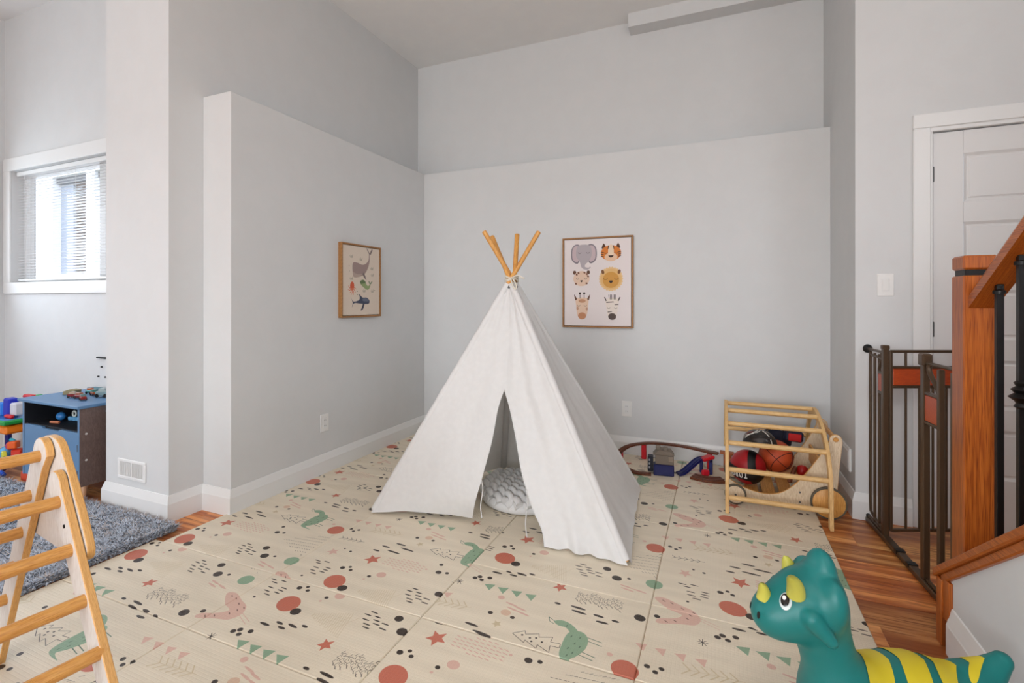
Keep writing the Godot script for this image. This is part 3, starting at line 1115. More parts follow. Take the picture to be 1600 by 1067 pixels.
	var body := smooth_poly([-0.034, -0.045, 0.005, -0.066, 0.036, -0.040, 0.040, 0.010, 0.022, 0.055, 0.005, 0.082, 0.052, 0.098, -0.010, 0.092, -0.034, 0.070, -0.040, 0.015], 5)
	var neck := smooth_poly([-0.100, -0.085, -0.070, -0.100, -0.030, -0.086, 0.004, -0.050, -0.020, -0.040, -0.050, -0.066, -0.080, -0.068], 5)
	for s in [body, neck]:
		var w := PackedVector2Array()
		for v in s: w.append(o + v * k)
		fill(w, green)
	var deep := Color(0.37, 0.47, 0.38)
	for e in [[-0.02, -0.03], [0.01, -0.035], [0.0, 0.0], [0.02, 0.01], [-0.015, 0.03], [0.005, 0.045], [-0.05, -0.078], [-0.01, 0.065]]:
		dot(o + Vector2(e[0], e[1]) * k, Vector2(0.0022, 0.006), 0.2, deep)
	for e in [[0.034, -0.045, 0.085, -0.038], [0.038, -0.028, 0.088, -0.020], [0.030, 0.030, 0.080, 0.040], [0.024, 0.046, 0.075, 0.056]]:
		stroke(o + Vector2(e[0], e[1]) * k, o + Vector2(e[2], e[3]) * k, 5.0, deep)
	var tail := [Vector2(-0.098, -0.085), Vector2(-0.125, -0.10), Vector2(-0.115, -0.078), Vector2(-0.095, -0.07)]
	for i in 3: stroke(o + tail[i] * k, o + tail[i + 1] * k, 4.0, deep)
	# pink animal
	o = pt(0.745, 0.085)
	var fox := smooth_poly([-0.085, -0.040, -0.050, -0.055, 0.010, -0.030, 0.060, -0.010, 0.085, 0.030, 0.070, 0.070, 0.020, 0.085, -0.055, 0.110, -0.060, 0.085, -0.005, 0.060, 0.020, 0.030, -0.030, 0.010], 5)
	var fw := PackedVector2Array()
	for v in fox: fw.append(o + v * k)
	fill(fw, Color(0.87, 0.72, 0.65))
	for e in [[-0.05, -0.035], [-0.02, -0.03], [0.02, -0.01], [0.05, 0.02], [0.04, 0.045], [0.0, 0.075], [0.06, 0.0], [-0.03, 0.09]]:
		dot(o + Vector2(e[0], e[1]) * k, Vector2(0.008, 0.0022), 0.6, Color(0.52, 0.38, 0.33))
	for e in [[0.07, 0.02, 0.15, 0.05], [0.075, 0.035, 0.15, 0.066]]:
		stroke(o + Vector2(e[0], e[1]) * k, o + Vector2(e[2], e[3]) * k, 4.0, blush)
	# outlined fir tree
	var fir := [[0.225, 0.449], [0.262, 0.420], [0.270, 0.436], [0.312, 0.416], [0.318, 0.432], [0.362, 0.414], [0.362, 0.440], [0.396, 0.436], [0.398, 0.456], [0.366, 0.458], [0.372, 0.490], [0.325, 0.470], [0.326, 0.488], [0.278, 0.464], [0.278, 0.478], [0.225, 0.449]]
	for i in fir.size() - 1: stroke(pt(fir[i][0], fir[i][1]), pt(fir[i + 1][0], fir[i + 1][1]), 3.5, ink)
	for e in [[0.26, 0.444], [0.29, 0.448], [0.31, 0.440], [0.335, 0.452], [0.30, 0.462]]: dot(pt(e[0], e[1]), Vector2(0.004, 0.004), 0.0, ink)
	# hatched dark tree above the green disc
	for i in 15:
		for j in 9:
			var u := i / 14.0
			var v := j / 8.0 - 0.5
			if absf(v) > 0.05 + u * 0.48: continue
			var q := pt(0.455 + u * 0.19, 0.640 + v * 0.20 - 0.02 * u)
			var d := Vector2(0.011, v * 0.022) * k
			stroke(q - d * 0.5, q + d * 0.5, 2.6, Color(0.32, 0.27, 0.23))
	# dashed pink tree beside the star
	for i in 9:
		for j in 8:
			var u := i / 8.0
			var v := j / 7.0 - 0.5
			if absf(v) > 0.5 * (1.0 - absf(u - 0.55)): continue
			dot(pt(0.10 + u * 0.18, 0.61 + v * 0.11), Vector2(0.010, 0.0022), 0.25, blush)
	# pale sketched tree and leaf spray
	for i in 17:
		var u := i / 16.0
		var q := pt(0.14 + u * 0.15, 0.015)
		var hh := (0.010 + 0.055 * u) * k
		stroke(q + Vector2(-0.3, -1.0) * hh, q + Vector2(0.3, 1.0) * hh, 2.4, tan_)
		if i % 3 == 0: stroke(q + Vector2(0.5, -0.9) * hh, q + Vector2(-0.5, 0.9) * hh, 2.4, tan_)
	for e in [[0.800, 0.392, 0.966, 0.378, tan_, 7.0, 6, 0.034], [0.702, 0.518, 0.835, 0.513, ink, 3.5, 5, 0.020]]:
		var a := pt(e[0], e[1])
		var b := pt(e[2], e[3])
		stroke(a, b, 3.0, e[4])
		for i in e[6]:
			var q := a.lerp(b, (i + 0.3) / float(e[6]))
			for sgn in [-1.0, 1.0]:
				stroke(q, q + Vector2(-0.75, sgn * 0.75) * e[7] * k, e[5], e[4])
	# leafy twig
	for i in 11:
		var a := pt(0.375 + i * 0.0165, 0.150 + 0.010 * sin(i * 1.3))
		for j in 3:
			var q := a + Vector2(0, (j - 1) * 0.020 * k)
			stroke(q, q + Vector2(0.016, 0.010 * (j - 1) + 0.004) * k, 2.6, ink)
			stroke(q, q + Vector2(0.006, -0.014) * k, 2.4, ink)
			stroke(q + Vector2(0.008, 0.002) * k, q + Vector2(0.012, 0.014) * k, 2.4, ink)
	# little black asterisk
	for i in 4:
		var d := Vector2.from_angle(i * PI / 4.0) * 0.018 * k
		stroke(pt(0.84, 0.241) - d, pt(0.84, 0.241) + d, 4.0, ink)
	return ImageTexture.create_from_image(tile)

func mats() -> void:
	var tex := print_tile()
	# fine pressed grid of the foam skin
	var em := Image.create(800, 700, false, Image.FORMAT_RGB8)
	for y in 700:
		for x in 800:
			var v := 1.0 if (x % 10 > 1 and y % 10 > 1) else 0.0
			em.set_pixel(x, y, Color(v, v, v))
	em.bump_map_to_normal_map(1.5)
	var R := {"a": Vector2(-1.467, -1.588), "b": Vector2(-1.522, -1.402), "c": Vector2(0.051, -2.03), "d": Vector2(-0.928, -1.256)}
	var zones := [
		["a", -2.478, -1.0085, -3.775, -1.532, [-1.738], [-2.66], "cream printed foam play mat along the whale picture wall"],
		["b", -2.530, -1.0085, -1.530, -0.10, [-1.738], [-1.155], "cream printed foam play mat under the wooden climbing triangle"],
		["c", -1.0065, 0.495, -3.775, -1.532, [-0.237], [-1.935, -2.66], "cream printed foam play mat under the train track"],
		["d", -1.0065, 0.490, -1.530, -0.10, [-0.237], [-0.80], "cream printed foam play mat under the blue-green dinosaur"]]
	for zn in zones:
		var m := plain(Color.WHITE, 0.42)
		m.albedo_texture = tex
		m.normal_enabled = true
		m.normal_texture = ImageTexture.create_from_image(em)
		m.normal_scale = 0.25
		m.texture_repeat = true
		var o := thing("play_mat", zn[7], "play mat", Vector3(0, 0, 0), 0.0, "printed play mats")
		var xs: Array = [zn[1]] + zn[5] + [zn[2]]
		var zs: Array = [zn[3]] + zn[6] + [zn[4]]
		zs.sort()
		var r: Vector2 = R[zn[0]]
		for i in xs.size() - 1:
			for j in zs.size() - 1:
				var st := S()
				var a := Vector3(xs[i] + (0.0008 if i > 0 else 0.0), 0.0, zs[j] + (0.0004 if j > 0 else 0.0))
				var b := Vector3(xs[i + 1] - (0.0008 if i < xs.size() - 2 else 0.0), 0.009, zs[j + 1] - (0.0004 if j < zs.size() - 2 else 0.0))
				mat_panel(st, a, b, r, 0.0035)
				part("mat_panel", st, m, o)

func mat_panel(st: SurfaceTool, a: Vector3, b: Vector3, r: Vector2, bev: float) -> void:
	var uv := func(p: Vector3) -> Vector2: return Vector2((p.x - r.x) / PX, (p.z - r.y) / PZ)
	var lo := [Vector3(a.x, a.y, a.z), Vector3(b.x, a.y, a.z), Vector3(b.x, a.y, b.z), Vector3(a.x, a.y, b.z)]
	var mid := []
	var top := []
	var c := (a + b) / 2.0
	for v in lo:
		mid.append(Vector3(v.x, b.y - bev, v.z))
		top.append(Vector3(v.x + signf(c.x - v.x) * bev, b.y, v.z + signf(c.z - v.z) * bev))
	for k in 4:
		var l := (k + 1) % 4
		var out: Vector3 = ((lo[k] + lo[l]) / 2.0 - Vector3(c.x, lo[k].y, c.z)).normalized()
		if absf(lo[k].x - lo[l].x) < 1e-4: out = Vector3(signf(out.x), 0, 0)
		else: out = Vector3(0, 0, signf(out.z))
		for pr in [[lo, mid, out], [mid, top, (out + Vector3.UP).normalized()]]:
			tri(st, pr[0][k], pr[0][l], pr[1][l], pr[2], pr[2], pr[2], uv.call(pr[0][k]), uv.call(pr[0][l]), uv.call(pr[1][l]))
			tri(st, pr[0][k], pr[1][l], pr[1][k], pr[2], pr[2], pr[2], uv.call(pr[0][k]), uv.call(pr[1][l]), uv.call(pr[1][k]))
	var U := Vector3.UP
	tri(st, top[0], top[1], top[2], U, U, U, uv.call(top[0]), uv.call(top[1]), uv.call(top[2]))
	tri(st, top[0], top[2], top[3], U, U, U, uv.call(top[0]), uv.call(top[2]), uv.call(top[3]))

# ---------------------------------------------------------------- shaggy rug
func rug() -> void:
	var c := Color(0.55, 0.61, 0.70)
	var st := S()
	span(st, Vector3(-5.1, 0.0, -1.645), Vector3(-2.55, 0.012, 0.35), 0.004)
	var o := single("shag_rug", st, plain(c, 0.95), "blue-grey shaggy rug beside the printed play mat", "rug")
	# tuft of bent blades
	var tf := S()
	for i in 7:
		var a := TAU * i / 7.0 + 0.3 * (i % 2)
		var d := Vector3(cos(a), 0, sin(a))
		var s := Vector3(-d.z, 0, d.x) * 0.0026
		var p0 := d * 0.004
		var p1 := d * 0.012 + Vector3.UP * 0.020
		var p2 := d * (0.026 + 0.006 * (i % 3)) + Vector3.UP * (0.026 + 0.004 * (i % 2))
		var n := (Vector3.UP + d * 0.4).normalized()
		tri(tf, p0 - s, p0 + s, p1 + s, n, n, n); tri(tf, p0 - s, p1 + s, p1 - s, n, n, n)
		tri(tf, p1 - s, p1 + s, p2, n, n, n)
	var mm := MultiMesh.new()
	mm.transform_format = MultiMesh.TRANSFORM_3D
	mm.use_colors = true
	mm.mesh = tf.commit()
	var spots := []
	for i in 30000:
		var x := rng.randf_range(-5.08, -2.555)
		var z := rng.randf_range(-1.64, 0.0)
		spots.append(Vector3(x, 0.010, z))
	for i in 900:
		spots.append(Vector3(-2.553, rng.randf_range(0.001, 0.012), rng.randf_range(-1.64, 0.0)))
	mm.instance_count = spots.size()
	for i in spots.size():
		var B := Basis(Vector3.UP, rng.randf() * TAU) * Basis(Vector3.RIGHT, rng.randf_range(-0.4, 0.4))
		mm.set_instance_transform(i, Transform3D(B.scaled(Vector3.ONE * rng.randf_range(0.7, 1.15)), spots[i]))
		var t := rng.randf_range(0.75, 1.25)
		mm.set_instance_color(i, Color(0.58 * t, 0.63 * t, 0.72 * t) if rng.randf() < 0.8 else Color(0.56 * t, 0.49 * t, 0.46 * t))
	var mi := MultiMeshInstance3D.new()
	mi.name = "pile"
	mi.multimesh = mm
	var m := plain(Color.WHITE, 0.95)
	m.vertex_color_use_as_albedo = true
	mi.material_override = m
	mi.set_meta("kind", "stuff")
	o.add_child(mi)

# ---------------------------------------------------------------- teepee
func cloth(st: SurfaceTool, rows: Array) -> void:
	# rows of equal length form a grid; normals from neighbours
	var nv := rows.size()
	var nu: int = rows[0].size()
	var nor := []
	for j in nv:
		var line := []
		for i in nu:
			var du: Vector3 = rows[j][mini(i + 1, nu - 1)] - rows[j][maxi(i - 1, 0)]
			var dv: Vector3 = rows[mini(j + 1, nv - 1)][i] - rows[maxi(j - 1, 0)][i]
			line.append(du.cross(dv).normalized())
		nor.append(line)
	for j in nv - 1:
		for i in nu - 1:
			var a: Vector3 = rows[j][i]; var b: Vector3 = rows[j][i + 1]
			var c: Vector3 = rows[j + 1][i + 1]; var d: Vector3 = rows[j + 1][i]
			tri(st, a, b, c, nor[j][i], nor[j][i + 1], nor[j + 1][i + 1])
			tri(st, a, c, d, nor[j][i], nor[j + 1][i + 1], nor[j + 1][i])

func along(pts: Array, t: float) -> Vector3:
	# point at a share of the height along a line given from the ground up
	var n := pts.size() - 1
	var f := clampf(t, 0.0, 1.0) * n
	var i := mini(int(f), n - 1)
	return pts[i].lerp(pts[i + 1], f - i)

func teepee() -> void:
	var o := thing("teepee_tent", "white cotton play teepee with four wooden poles and open front", "tent", Vector3.ZERO)
	var fabric := mottled(Color(0.925, 0.92, 0.915), 0.02, 0.9, 8.0, 81)
	fabric.backlight_enabled = true
	fabric.backlight = Color(0.62, 0.62, 0.61)
	# weave relief
	var nz := NoiseTexture2D.new()
	var fn := FastNoiseLite.new()
	fn.seed = 5
	fn.frequency = 0.012
	fn.fractal_octaves = 4
	nz.noise = fn
	nz.width = 256
	nz.height = 256
	nz.seamless = true
	nz.as_normal_map = true
	nz.bump_strength = 3.0
	fabric.normal_enabled = true
	fabric.normal_texture = nz
	fabric.normal_scale = 0.35
	fabric.uv1_scale = Vector3.ONE * 3.0
	var y0 := 0.009
	var A := Vector3(-1.105, 1.315, -2.62)
	var F := {"fl": Vector3(-1.749, y0, -2.18), "fr": Vector3(-0.363, y0, -2.18), "br": Vector3(-0.45, y0, -3.08), "bl": Vector3(-1.37, y0, -3.10)}
	var off := {"fl": Vector3(0.012, 0, 0.016), "fr": Vector3(-0.012, 0, 0.016), "br": Vector3(-0.010, 0.0, -0.014), "bl": Vector3(0.014, 0, -0.012)}
	var extra := {"fl": 0.262, "fr": 0.250, "br": 0.262, "bl": 0.235}
	var line := {}
	for k in F:
		var a: Vector3 = A + off[k]
		var d: Vector3 = (a - F[k]) / (a.y - F[k].y)
		var st := S()
		dowel(st, F[k] + d * 0.014, a + d * extra[k], 0.0135, 14, 0.004)
		part("pole", st, M.pine_y, o)
		line[k] = [F[k] + d * 0.0, a - d * 0.045]
	var fnz := FastNoiseLite.new()
	fnz.seed = 9
	fnz.frequency = 1.0
	var outward := func(a: Vector3, b: Vector3) -> Vector3:
		var n: Vector3 = (b - a).cross(A - a).normalized()
		return n if n.dot((a + b) / 2.0 - Vector3(A.x, 0, A.z)) > 0 else -n
	# closed side panels
	for e in [["fl", "bl", 1.0], ["bl", "br", 2.0], ["br", "fr", 3.0]]:
		var n: Vector3 = outward.call(F[e[0]], F[e[1]])
		var rows := []
		for j in 33:
			var v := j / 32.0
			var row := []
			for i in 33:
				var u := i / 32.0
				var p: Vector3 = line[e[0]][0].lerp(line[e[0]][1], v).lerp(line[e[1]][0].lerp(line[e[1]][1], v), u)
				var s := sin(PI * u)
				p += n * (-0.035 * s * sin(PI * clampf(v * 0.9 + 0.1, 0, 1)) + 0.012 * fnz.get_noise_2d(u * 4.0 + e[2] * 7.0, v * 2.0) * s)
				p += n * 0.010 * sin(u * 21.0 + e[2]) * s * smoothstep(0.6, 1.0, v)
				if j == 0: p.y += 0.006 + 0.022 * s
				row.append(p + n * 0.014)
			rows.append(row)
		var st := S()
		cloth(st, rows)
		part("side_panel", st, fabric, o)
	# front flaps; edges of the opening from the hem to the top of the slit, then the seam to the crown
	var crown: Vector3 = A + Vector3(0, -0.045, 0.02)
	var le := smooth_line([Vector3(-1.190, 0.028, -2.300), Vector3(-1.152, 0.14, -2.262), Vector3(-1.113, 0.285, -2.276), Vector3(-1.090, 0.436, -2.326), Vector3(-1.083, 0.593, -2.376), Vector3(-1.063, 0.701, -2.414)], 6)
	var re := smooth_line([Vector3(-0.752, 0.012, -2.195), Vector3(-0.775, 0.075, -2.225), Vector3(-0.832, 0.175, -2.238), Vector3(-0.900, 0.307, -2.283), Vector3(-0.952, 0.449, -2.330), Vector3(-1.012, 0.597, -2.380), Vector3(-1.063, 0.701, -2.414)], 6)
	var nf: Vector3 = outward.call(F.fl, F.fr)
	for e in [["fl", le, 1.0], ["fr", re, -1.0]]:
		var low: Array = e[1]
		var rows := []
		for j in 61:
			var v := j / 60.0
			var vs := 0.55
			var inner: Vector3 = along(low, v / vs) if v < vs else (low[low.size() - 1] as Vector3).lerp(crown, (v - vs) / (1.0 - vs))
			var outer: Vector3 = line[e[0]][0].lerp(line[e[0]][1], v)
			var row := []
			for i in 41:
				var u := i / 40.0
				var p := outer.lerp(inner, u)
				var s := sin(PI * u)
				if v >= vs: s = sin(PI * u * 0.5)
				else: s = lerpf(sin(PI * u), sin(PI * u * 0.5), smoothstep(0.25, vs, v))
				p += nf * (-0.020 * s * sin(PI * clampf(v + 0.12, 0, 1)))
				p += nf * 0.012 * fnz.get_noise_2d(p.x * 3.5 + 20.0, p.y * 1.6) * s
				# folds that run from the crown towards the hem
				var fold := 0.011 if e[2] < 0 else 0.006
				p += nf * fold * sin(u * 15.0 + v * 3.0) * sin(PI * u) * (1.0 - 0.5 * v)
				if e[2] < 0 and v < 0.12: p += nf * 0.016 * sin(u * 24.0) * (1.0 - v / 0.12) * sin(PI * u)
				if j == 0: p.y = maxf(p.y, 0.012) + (0.020 * s if e[2] > 0 else 0.004 * s)
				p.y = maxf(p.y, 0.011)
				row.append(p + nf * 0.014)
			rows.append(row)
		var st := S()
		cloth(st, rows)
		var fp := part("front_flap", st, fabric, o)
		# stitched hem along the opening
		var hem := []
		for j in range(0, 34): hem.append(rows[j][40])
		st = S()
		tube(st, hem, 0.003, 6)
		part("hem", st, fabric, fp)
	# pole sleeves
	for k in F:
		var a: Vector3 = line[k][0]
		var b: Vector3 = line[k][1]
		var pts := []
		var rad := []
		for i in 30:
			var t := i / 29.0
			pts.append((a + (b - a).normalized() * 0.022).lerp(b, t))
			rad.append(0.0195 + 0.0012 * sin(i * 2.7))
		var st := S()
		tube(st, pts, rad, 14)
		part("pole_sleeve", st, fabric, o)
	# cord tied round the crown with a bow, and grommets
	var st := S()
	for r in 3:
		var ring := []
		for i in 24:
			var a := TAU * i / 24.0
			ring.append(A + Vector3(cos(a) * 0.036, -0.022 + r * 0.010 + 0.008 * sin(a * 2.0 + r), sin(a) * 0.036))
		tube(st, ring, 0.0055, 8, true)
	tube(st, smooth_line([A + Vector3(0.02, -0.01, 0.036), A + Vector3(0.055, 0.005, 0.045), A + Vector3(0.085, -0.012, 0.04), A + Vector3(0.095, -0.010, 0.04)], 6), 0.0045, 8)
	tube(st, smooth_line([A + Vector3(0.01, -0.01, 0.038), A + Vector3(0.03, -0.05, 0.058), A + Vector3(0.05, -0.075, 0.066), A + Vector3(0.055, -0.055, 0.062), A + Vector3(0.03, -0.02, 0.045)], 6), 0.0045, 8)
	part("tie_cord", st, plain(Color(0.86, 0.83, 0.77), 0.9), o)
	for g in [[-0.028, 0.040], [0.042, 0.028], [0.005, 0.046]]:
		st = S()
		lathe(st, [Vector2(0.004, 0), Vector2(0.009, 0), Vector2(0.010, 0.002), Vector2(0.004, 0.003)], 14, Transform3D(Basis(Vector3.RIGHT, 1.25), A + Vector3(g[0], -0.062, g[1])))
		part("grommet", st, M.steel, o)
	# tie-back tapes on the flap edges
	for e in [[le, 0.36, 0.20], [re, 0.42, 0.235]]:
		var p := along(e[0], e[1]) + nf * 0.018
		st = S()
		tube(st, smooth_line([p, p + Vector3(0.003, -e[2] * 0.3, -0.012), p + Vector3(-0.006, -e[2] * 0.7, -0.006), p + Vector3(0.004, -e[2], 0.0)], 6), 0.0028, 6)
		part("tie_tape", st, fabric, o)
	# chunky knit cushion inside
	var cu := thing("knit_cushion", "white chunky knit cushion lying inside the teepee", "cushion", Vector3(-1.045, y0, -2.70))
	cu.rotation.y = 0.05
	var wool := mottled(Color(0.88, 0.875, 0.87), 0.06, 1.0, 20.0, 83)
	st = S()
	var prof := []
	for i in 11:
		var a := -PI / 2 + PI * i / 10.0
		prof.append(Vector2(0.235 + 0.028 * cos(a), 0.030 + 0.028 * sin(a)))
	prof.push_front(Vector2(0, 0.002))
	prof.append(Vector2(0, 0.058))
	lathe(st, prof, 40)
	part("pad", st, wool, cu)
	for r in 8:
		var x := -0.21 + r * 0.06
		var half := sqrt(maxf(0.262 * 0.262 - x * x, 0.0))
		for s in 2:
			var pts := []
			var n := int(half * 2.0 / 0.012)
			for i in n + 1:
				var z := -half + i * 0.012
				var ph := z * 62.0 + s * PI + r
				var edge := 1.0 - pow(absf(z) / half, 4.0)
				pts.append(Vector3(x + 0.020 * sin(ph), 0.056 + 0.034 * edge + 0.014 * cos(ph), z))
			if pts.size() > 2:
				st = S()
				tube(st, pts, 0.021, 10)
				part("yarn_strand", st, wool, cu)

# ---------------------------------------------------------------- pictures
func art_start(w: int, h: int, k: float, bg: Color, sd: int) -> void:
	cw = w
	ch = h
	ck = k
	tile = Image.create(w, h, false, Image.FORMAT_RGB8)
	tile.fill(bg)

func blob(a: Array, s: float, at: Vector2, c: Color, per := 5) -> void:
	var p := PackedVector2Array()
	for v in smooth_poly(a, per): p.append(at + v * s)
	fill(p, c)

func art_sea() -> ImageTexture:
	# canvas 0.44 wide, 0.51 high, 1000 px per metre
	art_start(448, 520, 1.0, Color(0.86, 0.80, 0.74), 1)
	var grey := Color(0.50, 0.44, 0.43)
	# sperm whale with raised tail
	blob([-115, 10, -112, -55, -60, -62, 0, -50, 50, -62, 82, -95, 88, -140, 96, -138, 96, -90, 74, -30, 30, 20, -40, 45, -100, 48], 1.0, Vector2(225, 185), Color(0.62, 0.54, 0.52))
	blob([-112, 12, -60, 24, 0, 22, -40, 44, -100, 46], 1.0, Vector2(225, 185), Color(0.70, 0.62, 0.58))
	blob([88, -138, 55, -180, 72, -172, 95, -148, 122, -178, 132, -170, 108, -136], 1.0, Vector2(225, 185), grey)
	blob([15, 10, 30, 20, 52, 62, 40, 58, 10, 30], 1.0, Vector2(225, 185), grey)
	# green fish
	blob([-62, -24, -20, -34, 25, 8, 48, 6, 60, -8, 66, 0, 50, 32, 18, 40, -30, 18, -58, -2], 1.0, Vector2(265, 285), Color(0.58, 0.64, 0.45))
	blob([-62, -24, -20, -34, 6, -14, -30, -6, -58, -4], 1.0, Vector2(265, 285), Color(0.40, 0.48, 0.33))
	blob([58, -2, 40, -28, 56, -22, 64, -14, 88, -30, 84, -14], 1.0, Vector2(265, 285), Color(0.50, 0.56, 0.44))
	# red octopus
	dot(Vector2(105, 300), Vector2(24, 32), 0.1, Color(0.80, 0.36, 0.24))
	for i in 7:
		var a := -0.2 + i * 0.58
		var p := Vector2(105, 320)
		var q := p + Vector2.from_angle(a) * 34
		var r := q + Vector2.from_angle(a + 0.8) * 20
		stroke(p, q, 6.0, Color(0.83, 0.45, 0.33))
		stroke(q, r, 4.0, Color(0.84, 0.52, 0.42))
	# dark shark
	blob([-125, -28, -98, 4, -40, -2, -18, -20, -26, -52, 16, -26, 70, -24, 104, 0, 92, 22, 40, 24, -20, 20, -86, 18, -112, 46, -104, 14], 1.0, Vector2(215, 412), Color(0.27, 0.30, 0.38))
	blob([20, -18, 72, -18, 100, 2, 60, 4, 20, 0], 1.0, Vector2(215, 412), Color(0.40, 0.43, 0.50))
	blob([22, 20, 40, 22, 22, 62, -8, 72, 6, 52], 1.0, Vector2(215, 412), Color(0.25, 0.26, 0.32))
	# weeds and bubbles
	for e in [[95, 90], [210, 105], [350, 170], [355, 220], [95, 255], [355, 345], [250, 345]]:
		for i in 4:
			var q := Vector2(e[0] + (i - 1.5) * 7.0, e[1])
			stroke(q, q + Vector2((i - 1.5) * 4.0, -16.0 - (i % 2) * 8.0), 3.0, Color(0.42, 0.43, 0.36))
	for e in [[70, 150], [72, 190], [165, 340], [170, 365], [385, 330]]: dot(Vector2(e[0], e[1]), Vector2(4, 4), 0.0, Color(0.50, 0.48, 0.42))
	return ImageTexture.create_from_image(tile)

func art_faces() -> ImageTexture:
	art_start(548, 700, 1.0, Color(0.905, 0.865, 0.855), 1)
	var ink := Color(0.24, 0.19, 0.17)
	var lash := func(x: float, y: float, w: float) -> void:
		for i in 8:
			var a := PI * i / 8.0
			var b := PI * (i + 1) / 8.0
			stroke(Vector2(x + cos(a) * w, y + sin(a) * w * 0.7), Vector2(x + cos(b) * w, y + sin(b) * w * 0.7), 3.0, ink)
	# elephant
	var el := Color(0.70, 0.665, 0.68)
	for s in [-1.0, 1.0]:
		blob([30 * s, -60, 70 * s, -78, 104 * s, -40, 104 * s, 40, 70 * s, 76, 40 * s, 60], 1.0, Vector2(165, 118), Color(0.52, 0.49, 0.51))
		blob([34 * s, -50, 68 * s, -68, 95 * s, -36, 95 * s, 36, 68 * s, 62, 44 * s, 50], 1.0, Vector2(165, 118), Color(0.78, 0.70, 0.71))
	blob([-60, -50, -30, -74, 30, -74, 60, -50, 66, 10, 40, 60, 14, 84, 10, 105, 40, 112, 52, 104, 56, 112, 34, 128, 0, 124, -22, 104, -36, 60, -64, 20], 1.0, Vector2(165, 118), el)
	lash.call(130.0, 105.0, 12.0); lash.call(200.0, 105.0, 12.0)
	# tiger
	var tg := Color(0.85, 0.50, 0.22)
	for s in [-1.0, 1.0]: blob([40 * s, -40, 58 * s, -78, 74 * s, -40], 1.0, Vector2(388, 118), Color(0.35, 0.22, 0.15))
	dot(Vector2(388, 118), Vector2(82, 62), 0.0, tg)
	dot(Vector2(388, 150), Vector2(52, 34), 0.0, Color(0.90, 0.76, 0.64))
	blob([-14, -60, 14, -60, 22, 10, -22, 10], 1.0, Vector2(388, 118), Color(0.92, 0.82, 0.72))
	for s in [-1.0, 1.0]:
		for y in [-8, 8, 24]: stroke(Vector2(388 + 80 * s, 118 + y), Vector2(388 + 58 * s, 122 + y), 6.0, ink)
		stroke(Vector2(388 + 18 * s, 58), Vector2(388 + 24 * s, 84), 6.0, ink)
		lash.call(388.0 + 42 * s, 112.0, 13.0)
	blob([-20, 0, 20, 0, 8, 14, -8, 14], 1.0, Vector2(388, 138), ink)
	# leopard
	for s in [-1.0, 1.0]: dot(Vector2(145 + 58 * s, 268), Vector2(14, 16), 0.0, Color(0.40, 0.28, 0.22))
	dot(Vector2(145, 318), Vector2(68, 62), 0.0, Color(0.89, 0.77, 0.68))
	for e in [[105, 285], [190, 282], [200, 300], [98, 360], [188, 358], [120, 272], [170, 270]]: dot(Vector2(e[0], e[1]), Vector2(9, 7), 0.5, Color(0.48, 0.32, 0.25))
	lash.call(112.0, 315.0, 11.0); lash.call(180.0, 315.0, 11.0)
	blob([-10, 0, 10, 0, 0, 14], 1.0, Vector2(145, 334), ink)
	# lion
	for i in 26: dot(Vector2(388, 325) + Vector2.from_angle(TAU * i / 26.0) * 82, Vector2(16, 12), TAU * i / 26.0, Color(0.90, 0.76, 0.56))
	dot(Vector2(388, 325), Vector2(84, 82), 0.0, Color(0.89, 0.72, 0.48))
	dot(Vector2(388, 332), Vector2(66, 64), 0.0, Color(0.82, 0.60, 0.30))
	for s in [-1.0, 1.0]:
		dot(Vector2(388 + 66 * s, 268), Vector2(12, 18), 0.3 * s, Color(0.50, 0.34, 0.22))
		lash.call(388.0 + 44 * s, 318.0, 16.0)
	blob([-16, 0, 16, 0, 0, 20], 1.0, Vector2(388, 340), ink)
	# giraffe
	blob([-46, -60, 46, -60, 50, 0, 38, 80, 0, 112, -38, 80, -50, 0], 1.0, Vector2(150, 540), Color(0.90, 0.78, 0.68))
	for s in [-1.0, 1.0]:
		stroke(Vector2(150 + 18 * s, 480), Vector2(150 + 18 * s, 440), 5.0, ink)
		dot(Vector2(150 + 18 * s, 438), Vector2(9, 9), 0.0, ink)
		blob([44 * s, -56, 66 * s, -92, 58 * s, -48], 1.0, Vector2(150, 540), Color(0.40, 0.27, 0.21))
		lash.call(150.0 + 28 * s, 535.0, 11.0)
	dot(Vector2(150, 500), Vector2(30, 15), 0.0, Color(0.78, 0.58, 0.45))
	dot(Vector2(150, 622), Vector2(34, 28), 0.0, Color(0.76, 0.54, 0.40))
	for e in [[112, 560], [190, 565]]: dot(Vector2(e[0], e[1]), Vector2(9, 14), 0.0, Color(0.78, 0.60, 0.50))
	# zebra
	blob([-46, -62, 46, -62, 48, 0, 32, 80, 0, 106, -32, 80, -48, 0], 1.0, Vector2(398, 545), Color(0.91, 0.86, 0.82))
	dot(Vector2(398, 625), Vector2(32, 27), 0.0, Color(0.36, 0.30, 0.28))
	for i in 6: stroke(Vector2(374 + i * 10, 488), Vector2(370 + i * 11, 450), 4.0, ink)
	for s in [-1.0, 1.0]:
		stroke(Vector2(398 + 48 * s, 500), Vector2(398 + 62 * s, 470), 8.0, ink)
		lash.call(398.0 + 28 * s, 552.0, 11.0)
	for e in [[350, 512, 410, 508], [418, 530, 448, 528], [362, 590, 396, 584]]: stroke(Vector2(e[0], e[1]), Vector2(e[2], e[3]), 6.0, ink)
	return ImageTexture.create_from_image(tile)

